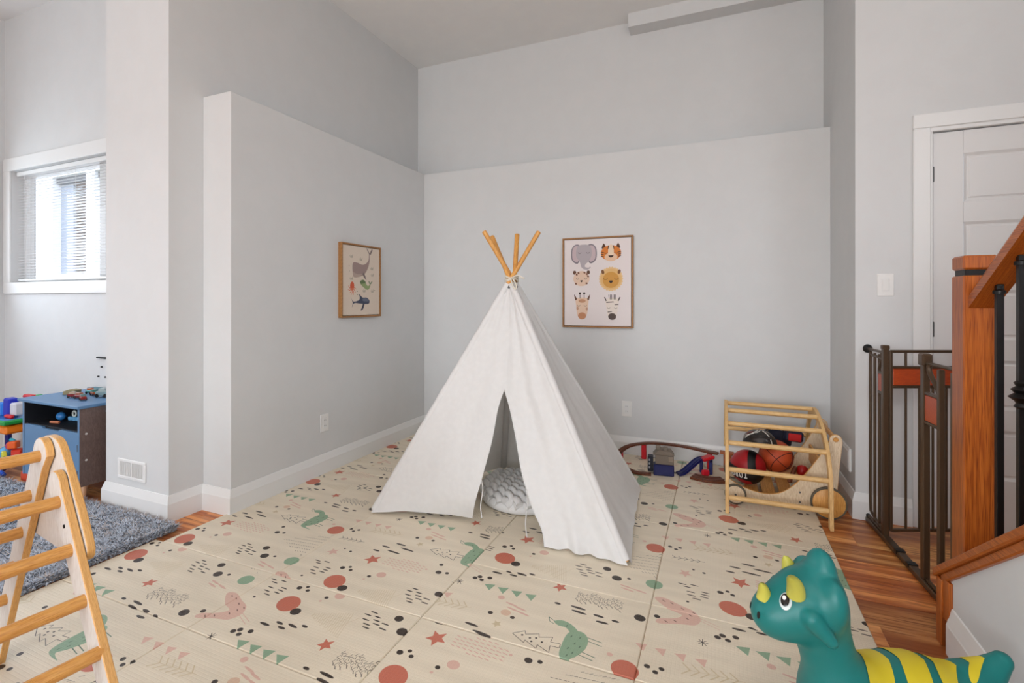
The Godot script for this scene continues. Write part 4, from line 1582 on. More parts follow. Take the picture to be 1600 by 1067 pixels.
func picture(o: Node3D, w: float, h: float, depth: float, tex: Texture2D) -> void:
	# picture centred at the origin of o, facing local +z, its back at z = 0
	var b := 0.012
	for e in [[0.0, h / 2 - b / 2, w, b], [0.0, -h / 2 + b / 2, w, b], [-w / 2 + b / 2, 0.0, b, h - 2 * b], [w / 2 - b / 2, 0.0, b, h - 2 * b]]:
		var st := S()
		box(st, Vector3(e[0], e[1], depth / 2), Vector3(e[2], e[3], depth), 0.0015)
		part("frame_strip", st, M.frame_oak, o)
	var st := S()
	var cx := w / 2 - b - 0.004
	var cy := h / 2 - b - 0.004
	var zf := depth - 0.005
	box(st, Vector3(0, 0, (zf - 0.003) / 2), Vector3(cx * 2, cy * 2, zf - 0.003), 0.001)
	part("stretcher", st, M.frame_oak, o)
	var m := plain(Color.WHITE, 0.8)
	m.albedo_texture = tex
	m.texture_repeat = false
	st = S()
	uquad(st, Vector3(-cx, cy, zf), Vector3(cx, cy, zf), Vector3(cx, -cy, zf), Vector3(-cx, -cy, zf), Vector3(0, 0, 1))
	part("canvas", st, m, o)

func pictures() -> void:
	var a := thing("framed_picture", "oak framed print of whale, octopus and shark on the side wall", "picture", Vector3(XL, 1.322, -2.915), PI / 2)
	picture(a, 0.432, 0.535, 0.034, art_sea())
	var b := thing("framed_picture", "oak framed print of six animal faces on the wall behind the teepee", "picture", Vector3(-0.870, 1.320, ZB))
	picture(b, 0.556, 0.708, 0.030, art_faces())

# ---------------------------------------------------------------- switch, outlets, vents
func plate(o: Node3D, kind: String) -> void:
	var st := S()
	box(st, Vector3(0, 0, 0.003), Vector3(0.074, 0.118, 0.006), 0.0022)
	part("cover_plate", st, M.plate, o)
	if kind == "switch":
		st = S()
		box(st, Vector3(0, 0, 0.0065), Vector3(0.034, 0.068, 0.004), 0.001)
		part("rocker_frame", st, M.trim, o)
		st = S()
		box(st, Vector3(0, 0, 0.009), Vector3(0.030, 0.062, 0.004), 0.0015, Basis(Vector3.RIGHT, 0.06))
		part("rocker", st, M.plate, o)
	else:
		st = S()
		box(st, Vector3(0, 0, 0.0065), Vector3(0.034, 0.068, 0.003), 0.001)
		part("socket", st, M.trim, o)
		for y in [0.018, -0.018]:
			for e in [[-0.006, 0.0012, 0.008], [0.006, 0.0012, 0.006]]:
				st = S()
				box(st, Vector3(e[0], y, 0.0081), Vector3(e[1] * 2, e[2], 0.0006), 0.0)
				part("slot", st, M.slot, o)
	for y in [0.048, -0.048]:
		st = S()
		lathe(st, [Vector2(0.003, 0), Vector2(0.003, 0.001), Vector2(0, 0.0015)], 10, Transform3D(Basis(Vector3.RIGHT, PI / 2), Vector3(0, y, 0.006)))
		part("screw", st, M.plate, o)

func wall_plates() -> void:
	plate(thing("light_switch", "white rocker light switch on the wall beside the door", "switch", Vector3(0.817, 1.258, ZD)), "switch")
	plate(thing("wall_outlet", "white wall outlet between teepee and train track", "outlet", Vector3(-0.643, 0.350, ZB)), "outlet")
	plate(thing("wall_outlet", "white wall outlet under the whale picture wall", "outlet", Vector3(XL, 0.348, -2.567), PI / 2), "outlet")
	# floor register on the column
	var o := thing("wall_vent", "white slotted air vent low on the column", "vent", Vector3(-2.997, 0.235, -1.688))
	var st := S()
	for e in [[0, 0.047, 0.245, 0.016], [0, -0.047, 0.245, 0.016], [-0.113, 0, 0.019, 0.078], [0.113, 0, 0.019, 0.078]]:
		box(st, Vector3(e[0], e[1], 0.004), Vector3(e[2], e[3], 0.008), 0.002)
	part("vent_frame", st, M.plate, o)
	st = S()
	box(st, Vector3(0, 0, 0.0008), Vector3(0.21, 0.08, 0.0016), 0.0)
	part("vent_back", st, plain(Color(0.22, 0.22, 0.22), 0.8), o)
	for i in 22:
		if i == 11: continue
		st = S()
		box(st, Vector3(-0.099 + i * 0.0094, 0, 0.0045), Vector3(0.0042, 0.078, 0.005), 0.001)
		part("slat", st, M.plate, o)
	st = S()
	box(st, Vector3(0.004, 0, 0.0062), Vector3(0.010, 0.078, 0.008), 0.002)
	part("lever", st, M.plate, o)
	# square return-air grille on the return wall
	var g := thing("return_vent", "flat white vent cover on the return wall behind the wagon", "vent", Vector3(XR, 0.285, -3.34), -PI / 2)
	st = S()
	box(st, Vector3(0, 0, 0.006), Vector3(0.20, 0.13, 0.012), 0.004)
	part("vent_frame", st, M.plate, g)
	st = S()
	box(st, Vector3(0, 0, 0.0125), Vector3(0.165, 0.098, 0.003), 0.002)
	part("vent_face", st, M.trim, g)

# ---------------------------------------------------------------- climbing arch, push wagon and what it carries
func plywood(called: String, poly: PackedVector2Array, depth: float, X: Transform3D, face: Material, edge: Material, parent: Node) -> MeshInstance3D:
	# a board whose two faces and sawn edge differ
	var a := S()
	var b := S()
	prism(a, poly, depth, 0.0018, X, b)
	a.set_material(face)
	b.set_material(edge)
	var mesh := a.commit()
	b.commit(mesh)
	var o := MeshInstance3D.new()
	o.name = called
	o.mesh = mesh
	parent.add_child(o, true)
	return o

func ribbon(center: Array, w: float, round_end := true) -> PackedVector2Array:
	# outline of a band of width w along a plane curve
	var l := []
	var r := []
	var n := center.size()
	for i in n:
		var d: Vector2 = (center[mini(i + 1, n - 1)] - center[maxi(i - 1, 0)]).normalized()
		var q := Vector2(-d.y, d.x) * w * 0.5
		l.append(center[i] + q)
		r.append(center[i] - q)
	var out := PackedVector2Array(l)
	if round_end:
		var d: Vector2 = (center[n - 1] - center[n - 2]).normalized()
		var q := Vector2(-d.y, d.x) * w * 0.5
		for i in range(1, 8):
			var a := PI * i / 8.0
			out.append(center[n - 1] + q * cos(a) + d * sin(a) * w * 0.5)
	r.reverse()
	out.append_array(PackedVector2Array(r))
	return out

func arch_and_wagon() -> void:
	var y0 := 0.0095
	var o := thing("climbing_arch", "pine climbing arch with round rungs standing over the toy wagon", "climbing frame")
	var curve := smooth_line([Vector2(-2.945, y0), Vector2(-2.950, 0.12), Vector2(-2.962, 0.24), Vector2(-3.025, 0.365), Vector2(-3.16, 0.458), Vector2(-3.31, 0.510), Vector2(-3.44, 0.517), Vector2(-3.56, 0.472), Vector2(-3.645, 0.38), Vector2(-3.690, 0.27), Vector2(-3.705, 0.19)], 5)
	var poly := ribbon(curve, 0.042)
	for x in [0.055, 0.543]:
		plywood("side_board", poly.duplicate(), 0.018, Transform3D(Basis(Vector3(0, 0, 1), Vector3(0, 1, 0), Vector3(-1, 0, 0)), Vector3(x, 0 if x < 0.3 else -0.0085, 0)), M.pale_y, M.pale_y, o)
	for e in [[0.092, -2.949], [0.243, -2.962], [0.372, -3.03], [0.454, -3.15], [0.503, -3.285], [0.516, -3.45], [0.44, -3.602], [0.30, -3.683]]:
		var st := S()
		dowel(st, Vector3(0.050, e[0], e[1]), Vector3(0.530, e[0], e[1]), 0.0135, 14, 0.002)
		part("rung", st, M.pale_x, o)
	# wagon
	var w := thing("push_wagon", "light birch push wagon with round wooden wheels full of balls", "toy wagon")
	var side := PackedVector2Array()
	for p in smooth_line([Vector2(0.050, 0.150), Vector2(0.10, 0.118), Vector2(0.18, 0.090), Vector2(0.26, 0.083), Vector2(0.33, 0.104), Vector2(0.394, 0.158), Vector2(0.44, 0.215), Vector2(0.483, 0.283), Vector2(0.520, 0.345), Vector2(0.554, 0.414)], 4): side.append(p)
	for i in range(1, 8):
		var a := PI - PI * i / 8.0
		side.append(Vector2(0.585 + 0.031 * cos(a), 0.418 + 0.033 * sin(a)))
	for p in [Vector2(0.616, 0.41), Vector2(0.600, 0.25), Vector2(0.590, 0.09), Vector2(0.56, 0.055), Vector2(0.40, 0.040), Vector2(0.20, 0.034), Vector2(0.09, 0.040), Vector2(0.050, 0.075)]: side.append(p)
	for z in [-3.125, -3.50]:
		plywood("side_panel", side.duplicate(), 0.015, Transform3D(Basis(), Vector3(0, 0, z)), M.birch, M.ply_edge, w)
	for e in [[0.057, 0.110, 0.014, 0.075, 0.36], [0.18, 0.066, 0.07, 0.012, 0.36], [0.27, 0.062, 0.07, 0.012, 0.36], [0.36, 0.066, 0.07, 0.012, 0.36], [0.45, 0.10, 0.012, 0.08, 0.36], [0.52, 0.24, 0.012, 0.10, 0.36]]:
		var st := S()
		box(st, Vector3(e[0], e[1] + 0.005, -3.305), Vector3(e[2], e[3], e[4]), 0.002)
		part("bed_slat", st, M.pine_z, w)
	for e in [[0.13, 0.135], [0.13, 0.10]]:
		var st := S()
		box(st, Vector3(0.25, e[0] + (0.0 if e[1] > 0.12 else -0.03), -3.474), Vector3(0.36, 0.024, 0.012), 0.002)
		part("back_slat", st, plain(Color(0.80, 0.56, 0.36), 0.6), w)
	var st := S()
	dowel(st, Vector3(0.585, 0.425, -3.50), Vector3(0.585, 0.425, -3.105), 0.013, 14, 0.002)
	part("handle_bar", st, M.pine_z, w)
	for e in [[0.548, 0.086, 0.078, 0.0], [0.092, 0.058, 0.049, 0.009]]:
		for z in [-3.085, -3.53]:
			st = S()
			var X := Transform3D(Basis(Vector3.RIGHT, PI / 2), Vector3(e[0], e[2] + 0.0085 + (0.0 if e[3] == 0.0 else e[3]), z - 0.011))
			lathe(st, [Vector2(0, 0), Vector2(e[2] - 0.004, 0), Vector2(e[2], 0.003), Vector2(e[2], 0.019), Vector2(e[2] - 0.004, 0.022), Vector2(0, 0.022)], 36, X)
			var wh := part("wheel", st, M.pine_y if e[2] > 0.06 else M.birch, w)
			st = S()
			lathe(st, [Vector2(e[2] - 0.001, 0.002), Vector2(e[2] + 0.0075, 0.004), Vector2(e[2] + 0.0085, 0.011), Vector2(e[2] + 0.0075, 0.018), Vector2(e[2] - 0.001, 0.020)], 36, X)
			part("tyre", st, plain(Color(0.36, 0.33, 0.28), 0.8), wh)
			st = S()
			lathe(st, [Vector2(0.006, 0.022), Vector2(0.006, 0.025), Vector2(0, 0.026)], 12, X)
			part("axle_cap", st, M.steel, wh)
	for e in [[0.416, 0.116], [0.416, 0.062], [0.585, 0.418]]:
		st = S()
		lathe(st, [Vector2(0.0055, 0), Vector2(0.0055, 0.002), Vector2(0, 0.003)], 10, Transform3D(Basis(Vector3.RIGHT, PI / 2), Vector3(e[0], e[1], -3.110)))
		part("bolt", st, M.steel, w)
	# basketball
	st = S()
	var bc := Vector3(0.322, 0.236, -3.346)
	ball(st, bc, Vector3.ONE * 0.095, Basis(), 32, 20)
	var bb := single("basketball", st, mottled(Color(0.78, 0.30, 0.12), 0.12, 0.6, 30.0, 91), "orange basketball lying in the push wagon", "ball")
	var Bt := Basis(Vector3(0.4, 0.2, 1).normalized(), 0.9) * Basis(Vector3.RIGHT, 0.5)
	for e in [[Vector3.UP, 0.0], [Vector3.RIGHT, 0.0], [Vector3.BACK, 0.055], [Vector3.BACK, -0.055]]:
		var ring := []
		var fr := frame_of(e[0])
		var r := sqrt(0.0955 * 0.0955 - e[1] * e[1])
		for i in 40:
			var a := TAU * i / 40.0
			ring.append(bc + Bt * (e[0] * e[1] + fr.x * cos(a) * r + fr.y * sin(a) * r))
		st = S()
		tube(st, ring, 0.0018, 6, true)
		part("seam", st, plain(Color(0.13, 0.06, 0.04), 0.7), bb)
	# red and black ball with upside-down lettering
	var rc := Vector3(0.163, 0.184, -3.240)
	var R := 0.099
	st = S()
	ball(st, rc, Vector3.ONE * R, Basis(), 32, 20)
	var rb := single("printed_ball", st, plain(Color(0.66, 0.055, 0.10), 0.4), "red and black ball with white lettering in the push wagon", "ball")
	var blk := plain(Color(0.035, 0.03, 0.03), 0.45)
	for e in [[Vector3(0.16, 0.95, 0.0), -0.060, 0.006], [Vector3(1.0, 0.15, 0.25), 0.022, 0.062]]:
		# black zone between two parallel planes
		st = S()
		var prof := []
		for i in 9:
			var h: float = lerpf(e[1], e[2], i / 8.0)
			prof.append(Vector2(sqrt(R * R - h * h) + 0.0009, h))
		var fr := frame_of(e[0])
		lathe(st, prof, 40, Transform3D(Basis(fr.x, fr.z, -fr.y), rc))
		part("black_panel", st, blk, rb)
	var word := "TORONTO"
	var font := SystemFont.new()
	font.font_names = PackedStringArray(["Droid Sans"])
	font.font_weight = 800
	var fr2 := frame_of(Vector3(0.10, 0.95, -0.1))
	for i in 5:
		var tm := TextMesh.new()
		tm.text = word[i]
		tm.font = font
		tm.font_size = 64
		tm.pixel_size = 0.00082
		tm.depth = 0.001
		var n0 := Vector3(-0.16, 0, 0.985).rotated(Vector3.UP, -0.26 * i)
		var lat := (n0 * sqrt(R * R - 0.022 * 0.022) + Vector3(0, -0.022, 0)).normalized()
		var up := (Vector3.DOWN - lat * lat.dot(Vector3.DOWN)).normalized()
		var li := MeshInstance3D.new()
		li.name = "letter"
		li.mesh = tm
		li.material_override = plain(Color(0.92, 0.90, 0.88), 0.6)
		li.transform = Transform3D(Basis(up.cross(lat) * 0.62, up, lat), rc + lat * (R + 0.0026))
		rb.add_child(li, true)
	# helmet
	var hc := Vector3(0.228, 0.332, -3.255)
	var hel := thing("bike_helmet", "glossy black bike helmet with white lines on top of the balls", "helmet", hc, -0.25)
	st = S()
	var rows := []
	for j in 15:
		var th := PI * 0.56 * j / 14.0
		var row := []
		for i in 37:
			var ph := TAU * i / 36.0
			var u := Vector3(sin(th) * cos(ph) * 0.094, cos(th) * 0.075, sin(th) * sin(ph) * 0.075)
			u.y += 0.006 * sin(ph * 6.0) * sin(th)
			row.append(u)
		rows.append(row)
	for j in 14:
		for i in 36:
			var q := [rows[j][i], rows[j][i + 1], rows[j + 1][i + 1], rows[j + 1][i]]
			var nn := []
			for v in q: nn.append((v / Vector3(0.0088, 0.0056, 0.0056)).normalized())
			tri(st, q[0], q[1], q[2], nn[0], nn[1], nn[2])
			tri(st, q[0], q[2], q[3], nn[0], nn[2], nn[3])
	var gloss := plain(Color(0.05, 0.022, 0.02), 0.12)
	gloss.clearcoat_enabled = true
	gloss.clearcoat = 0.8
	part("shell", st, gloss, hel)
	for e in [[-0.9, 1.5, 0.0], [0.3, 1.2, 0.5], [-0.2, 1.0, 0.95]]:
		var pts := []
		for i in 12:
			var t := i / 11.0
			var th: float = lerpf(0.25, e[1], t)
			var ph: float = PI / 2 + e[0] + e[2] * t * 1.2
			pts.append(Vector3(sin(th) * cos(ph) * 0.095, cos(th) * 0.076, sin(th) * sin(ph) * 0.076))
		st = S()
		tube(st, pts, 0.0028, 8)
		part("white_line", st, plain(Color(0.85, 0.83, 0.80), 0.3), hel)
	st = S()
	ball(st, Vector3(-0.045, 0.052, 0.030), Vector3(0.028, 0.008, 0.018), Basis(Vector3.BACK, 0.5) * Basis(Vector3.RIGHT, 0.5), 16, 8)
	part("red_patch", st, plain(Color(0.42, 0.03, 0.04), 0.2), hel)
	for e in [[0.03, 0.30], [-0.01, -0.25], [0.055, -0.1]]:
		st = S()
		ball(st, Vector3(e[0], 0.060 - absf(e[0]) * 0.3, 0.040), Vector3(0.018, 0.006, 0.008), Basis(Vector3.BACK, e[1]) * Basis(Vector3.RIGHT, 0.6), 14, 8)
		part("vent", st, M.black, hel)
	# other things in the wagon
	st = S()
	ball(st, Vector3(0.454, 0.1795, -3.30), Vector3.ONE * 0.033, Basis(), 20, 12)
	single("small_ball", st, plain(Color(0.68, 0.05, 0.06), 0.4), "small plain red ball at the end of the push wagon", "ball")
	st = S()
	ball(st, Vector3(0.335, 0.30, -3.464), Vector3(0.085, 0.070, 0.018), Basis(), 24, 14)
	var bag := single("drawstring_bag", st, plain(Color(0.05, 0.06, 0.15), 0.8), "dark navy cloth bag behind the basketball", "bag")
	st = S()
	tube(st, smooth_line([Vector3(0.27, 0.36, -3.45), Vector3(0.335, 0.385, -3.445), Vector3(0.40, 0.358, -3.45)], 6), 0.006, 8)
	part("drawstring", st, plain(Color(0.04, 0.05, 0.12), 0.8), bag)
	st = S()
	box(st, Vector3(0.425, 0.345, -3.435), Vector3(0.105, 0.066, 0.045), 0.012, Basis(Vector3.BACK, -0.06))
	var cs := single("toy_case", st, plain(Color(0.06, 0.07, 0.17), 0.5), "navy toy case with red front beside the helmet", "toy")
	st = S()
	box(st, Vector3(0.430, 0.342, -3.411), Vector3(0.070, 0.046, 0.008), 0.006, Basis(Vector3.BACK, -0.06))
	part("red_front", st, plain(Color(0.74, 0.05, 0.06), 0.35), cs)
	st = S()
	dowel(st, Vector3(0.375, 0.135, -3.20), Vector3(0.415, 0.21, -3.26), 0.012, 12, 0.003)
	single("dark_stick", st, M.track, "short dark wooden stick leaning in the push wagon", "toy")

# ---------------------------------------------------------------- toy train set
func track_piece(st: SurfaceTool, pts: Array, w := 0.040, h := 0.012) -> void:
	# rail bed with two grooves, swept level along pts
	var prof := [Vector2(-w / 2, 0), Vector2(-w / 2, h), Vector2(-w * 0.36, h), Vector2(-w * 0.34, h * 0.72), Vector2(-w * 0.22, h * 0.72), Vector2(-w * 0.20, h), Vector2(w * 0.20, h), Vector2(w * 0.22, h * 0.72), Vector2(w * 0.34, h * 0.72), Vector2(w * 0.36, h), Vector2(w / 2, h), Vector2(w / 2, 0)]
	var n := pts.size()
	var sec := []
	for i in n:
		var d: Vector3 = (pts[mini(i + 1, n - 1)] - pts[maxi(i - 1, 0)]).normalized()
		var x := d.cross(Vector3.UP).normalized()
		var y := x.cross(d).normalized()
		var ring := []
		for p in prof: ring.append(pts[i] + x * p.x + y * p.y)
		sec.append([ring, x, y, d])
	for i in n - 1:
		for k in prof.size():
			var l := (k + 1) % prof.size()
			var t: Vector2 = prof[l] - prof[k]
			var nn := Vector2(-t.y, t.x).normalized()
			var na: Vector3 = sec[i][1] * nn.x + sec[i][2] * nn.y
			var nb: Vector3 = sec[i + 1][1] * nn.x + sec[i + 1][2] * nn.y
			tri(st, sec[i][0][k], sec[i][0][l], sec[i + 1][0][l], na, na, nb)
			tri(st, sec[i][0][k], sec[i + 1][0][l], sec[i + 1][0][k], na, nb, nb)
	for e in [[0, -1.0], [n - 1, 1.0]]:
		var nn: Vector3 = sec[e[0]][3] * e[1]
		var r: Array = sec[e[0]][0]
		for q in [[0, 1, 2], [0, 2, 3], [0, 3, 4], [0, 4, 7], [0, 7, 11], [4, 5, 6], [4, 6, 7], [7, 8, 11], [8, 9, 10], [8, 10, 11]]:
			tri(st, r[q[0]], r[q[1]], r[q[2]], nn, nn, nn)

func train_set() -> void:
	var y0 := 0.0095
	var o := thing("toy_train_track", "brown wooden toy train track loop raised along the back wall", "toy track")
	var loop := smooth_line([Vector3(-0.412, y0, -3.375), Vector3(-0.52, y0 + 0.002, -3.370), Vector3(-0.625, y0 + 0.020, -3.43), Vector3(-0.668, y0 + 0.050, -3.54), Vector3(-0.615, y0 + 0.085, -3.66), Vector3(-0.49, y0 + 0.108, -3.715), Vector3(-0.34, y0 + 0.118, -3.715), Vector3(-0.20, y0 + 0.116, -3.700), Vector3(-0.09, y0 + 0.110, -3.675), Vector3(0.0, y0 + 0.108, -3.655)], 8)
	var cuts := [0, 13, 27, 43, 57, 72]
	for i in 5:
		var seg := loop.slice(cuts[i], cuts[i + 1] + 1)
		if i == 4: seg = loop.slice(cuts[i])
		var st := S()
		track_piece(st, seg)
		part("track_piece", st, M.track, o)
	var red := plain(Color(0.78, 0.06, 0.13), 0.4)
	var blue := plain(Color(0.04, 0.07, 0.33), 0.4)
	for e in [[-0.505, -3.712, 0.105], [-0.055, -3.665, 0.105], [-0.655, -3.60, 0.062]]:
		var st := S()
		box(st, Vector3(e[0], y0 + e[2] / 2, e[1]), Vector3(0.034, e[2], 0.03), 0.004)
		part("riser_block", st, red, o)
	# red and blue ramp down from the raised end
	var rp := thing("toy_ramp", "blue and red plastic ramp beside the toy garage", "toy ramp")
	var st := S()
	track_piece(st, smooth_line([Vector3(-0.085, y0 + 0.088, -3.575), Vector3(-0.125, y0 + 0.080, -3.545), Vector3(-0.175, y0 + 0.040, -3.50), Vector3(-0.215, y0 + 0.010, -3.465), Vector3(-0.246, y0 + 0.001, -3.445)], 6), 0.052, 0.016)
	part("slide", st, blue, rp)
	st = S()
	box(st, Vector3(-0.072, y0 + 0.099, -3.572), Vector3(0.085, 0.022, 0.075), 0.006, Basis(Vector3.BACK, 0.25) * Basis(Vector3.UP, 0.6))
	part("platform", st, red, rp)
	for e in [[-0.045, -3.60], [-0.045, -3.545], [-0.105, -3.57]]:
		st = S()
		box(st, Vector3(e[0], y0 + 0.042, e[1]), Vector3(0.022, 0.084, 0.022), 0.004)
		part("pillar", st, blue, rp)
	st = S()
	box(st, Vector3(-0.078, y0 + 0.020, -3.505), Vector3(0.050, 0.040, 0.030), 0.008, Basis(Vector3.UP, 0.5))
	part("red_block", st, plain(Color(0.80, 0.10, 0.18), 0.4), rp)
	# flat dark track plate at the wagon's foot
	st = S()
	track_piece(st, smooth_line([Vector3(-0.155, y0, -3.44), Vector3(-0.08, y0, -3.415), Vector3(-0.02, y0, -3.42), Vector3(0.030, y0, -3.44)], 5), 0.085, 0.016)
	single("track_switch", st, M.track, "wide dark brown track switch lying before the toy wagon", "toy track")
	st = S()
	track_piece(st, smooth_line([Vector3(0.012, y0 + 0.095, -3.745), Vector3(0.05, y0 + 0.094, -3.745), Vector3(0.10, y0 + 0.092, -3.745)], 4), 0.045, 0.014)
	box(st, Vector3(0.06, y0 + 0.046, -3.745), Vector3(0.05, 0.092, 0.03), 0.003)
	single("track_end", st, plain(Color(0.66, 0.36, 0.18), 0.5), "short orange wooden track end behind the climbing arch", "toy track")
	# toy garage
	var g := thing("toy_garage", "grey and blue toy train garage on the play mat", "toy garage", Vector3(-0.337, y0, -3.425), 0.12)
	var grey := plain(Color(0.47, 0.42, 0.37), 0.55)
	st = S()
	box(st, Vector3(0, 0.036, 0.0), Vector3(0.132, 0.072, 0.075), 0.005)
	part("base", st, blue, g)
	st = S()
	box(st, Vector3(0.005, 0.105, -0.005), Vector3(0.118, 0.066, 0.065), 0.004)
	part("upper_floor", st, grey, g)
	st = S()
	prism(st, poly_of([-0.068, 0.0, 0.068, 0.0, 0.045, 0.028, -0.030, 0.034]), 0.085, 0.003, Transform3D(Basis(), Vector3(0.0, 0.136, -0.05)))
	part("roof", st, grey, g)
	for e in [[-0.035, 0.178], [0.012, 0.170], [0.036, 0.150]]:
		st = S()
		box(st, Vector3(e[0], e[1], 0.0), Vector3(0.030, 0.026, 0.04), 0.004)
		part("roof_box", st, grey, g)
	st = S()
	box(st, Vector3(0.045, 0.112, 0.032), Vector3(0.034, 0.034, 0.012), 0.003)
	part("shutter", st, plain(Color(0.55, 0.49, 0.43), 0.5), g)
	st = S()
	box(st, Vector3(-0.085, 0.062, -0.03), Vector3(0.036, 0.10, 0.06), 0.004)
	part("tower", st, plain(Color(0.05, 0.06, 0.14), 0.5), g)
	for y in [0.04, 0.065, 0.09]:
		st = S()
		box(st, Vector3(-0.092, y, 0.0005), Vector3(0.010, 0.014, 0.003), 0.001)
		part("tower_window", st, plain(Color(0.62, 0.62, 0.64), 0.4), g)

# ---------------------------------------------------------------- climbing triangle in front
func pikler() -> void:
	var o := thing("climbing_triangle", "folding wooden climbing triangle with round rungs beside the shaggy rug", "climbing frame", Vector3(-1.691, 0.009, -0.764), -0.13332)
	var dy := -0.009
	var back := PackedVector2Array()
	for i in 9:
		var a := PI * 0.92 - PI * 0.90 * i / 8.0
		back.append(Vector2(-0.070 + 0.052 * cos(a), 0.737 + dy + 0.048 * sin(a)))
	back.append_array(poly_of([-0.056, 0.695 + dy, -0.428, 0.0, -0.520, 0.0]))
	var front := PackedVector2Array()
	for i in 9:
		var a := PI * 1.05 - PI * 0.98 * i / 8.0
		front.append(Vector2(0.036 + 0.043 * cos(a), 0.664 + dy + 0.046 * sin(a)))
	front.append_array(poly_of([0.552, 0.0, 0.470, 0.0]))
	var gus := PackedVector2Array()
	for p in smooth_line([Vector2(-0.118, 0.735 + dy), Vector2(-0.085, 0.775 + dy), Vector2(-0.03, 0.787 + dy), Vector2(0.028, 0.778 + dy), Vector2(0.075, 0.732 + dy), Vector2(0.145, 0.645 + dy), Vector2(0.212, 0.55 + dy), Vector2(0.222, 0.515 + dy), Vector2(0.195, 0.490 + dy), Vector2(0.10, 0.483 + dy), Vector2(-0.06, 0.483 + dy), Vector2(-0.235, 0.484 + dy)], 5): gus.append(p)
	for e in [[0.0, -0.020], [0.66, 0.679]]:
		plywood("ladder_side", back.duplicate(), 0.018, Transform3D(Basis(), Vector3(0, 0, e[0])), M.ply_face, M.ply_edge, o)
		plywood("ladder_side", front.duplicate(), 0.018, Transform3D(Basis(), Vector3(0, 0, e[0])), M.ply_face, M.ply_edge, o)
		plywood("gusset", gus.duplicate(), 0.018, Transform3D(Basis(), Vector3(-0.034, 0, e[1])), M.ply_face, M.ply_edge, o)
		var st := S()
		lathe(st, [Vector2(0.005, 0), Vector2(0.005, 0.002), Vector2(0, 0.003)], 12, Transform3D(Basis(Vector3.RIGHT, PI / 2), Vector3(0.105, 0.577 + dy, e[0] + 0.018)))
		part("bolt", st, M.iron, o)
	for e in [[-0.073, 0.734], [-0.145, 0.608], [-0.215, 0.485], [-0.283, 0.365], [-0.350, 0.245], [-0.420, 0.122], [0.066, 0.633], [0.146, 0.525], [0.232, 0.420], [0.313, 0.318], [0.395, 0.213], [0.473, 0.110]]:
		var st := S()
		dowel(st, Vector3(e[0], e[1] + dy, 0.010), Vector3(e[0], e[1] + dy, 0.668), 0.0165, 16, 0.002)
		part("rung", st, M.pine_z, o)

# ---------------------------------------------------------------- cabinet in the alcove
func toy_car(called: String, label: String, at: Vector3, turn: float, c: Color, c2: Color, s := 1.0) -> void:
	var o := thing(called, label, "toy car", at, turn, "toys on the blue cabinet")
	var st := S()
	box(st, Vector3(0, 0.016, 0) * s, Vector3(0.056, 0.018, 0.028) * s, 0.004)
	part("car_body", st, plain(c, 0.35), o)
	st = S()
	prism(st, poly_of([-0.018 * s, 0.024 * s, 0.020 * s, 0.024 * s, 0.012 * s, 0.038 * s, -0.012 * s, 0.038 * s]), 0.024 * s, 0.002, Transform3D(Basis(), Vector3(0, 0, -0.012 * s)))
	part("cabin", st, plain(c2, 0.3), o)
	for x in [-0.018, 0.018]:
		for z in [-0.0155, 0.0115]:
			st = S()
			lathe(st, [Vector2(0, 0), Vector2(0.0075 * s, 0), Vector2(0.0075 * s, 0.004 * s), Vector2(0, 0.004 * s)], 12, Transform3D(Basis(Vector3.RIGHT, PI / 2), Vector3(x, 0.0078, z) * s))
			part("wheel", st, M.black, o)

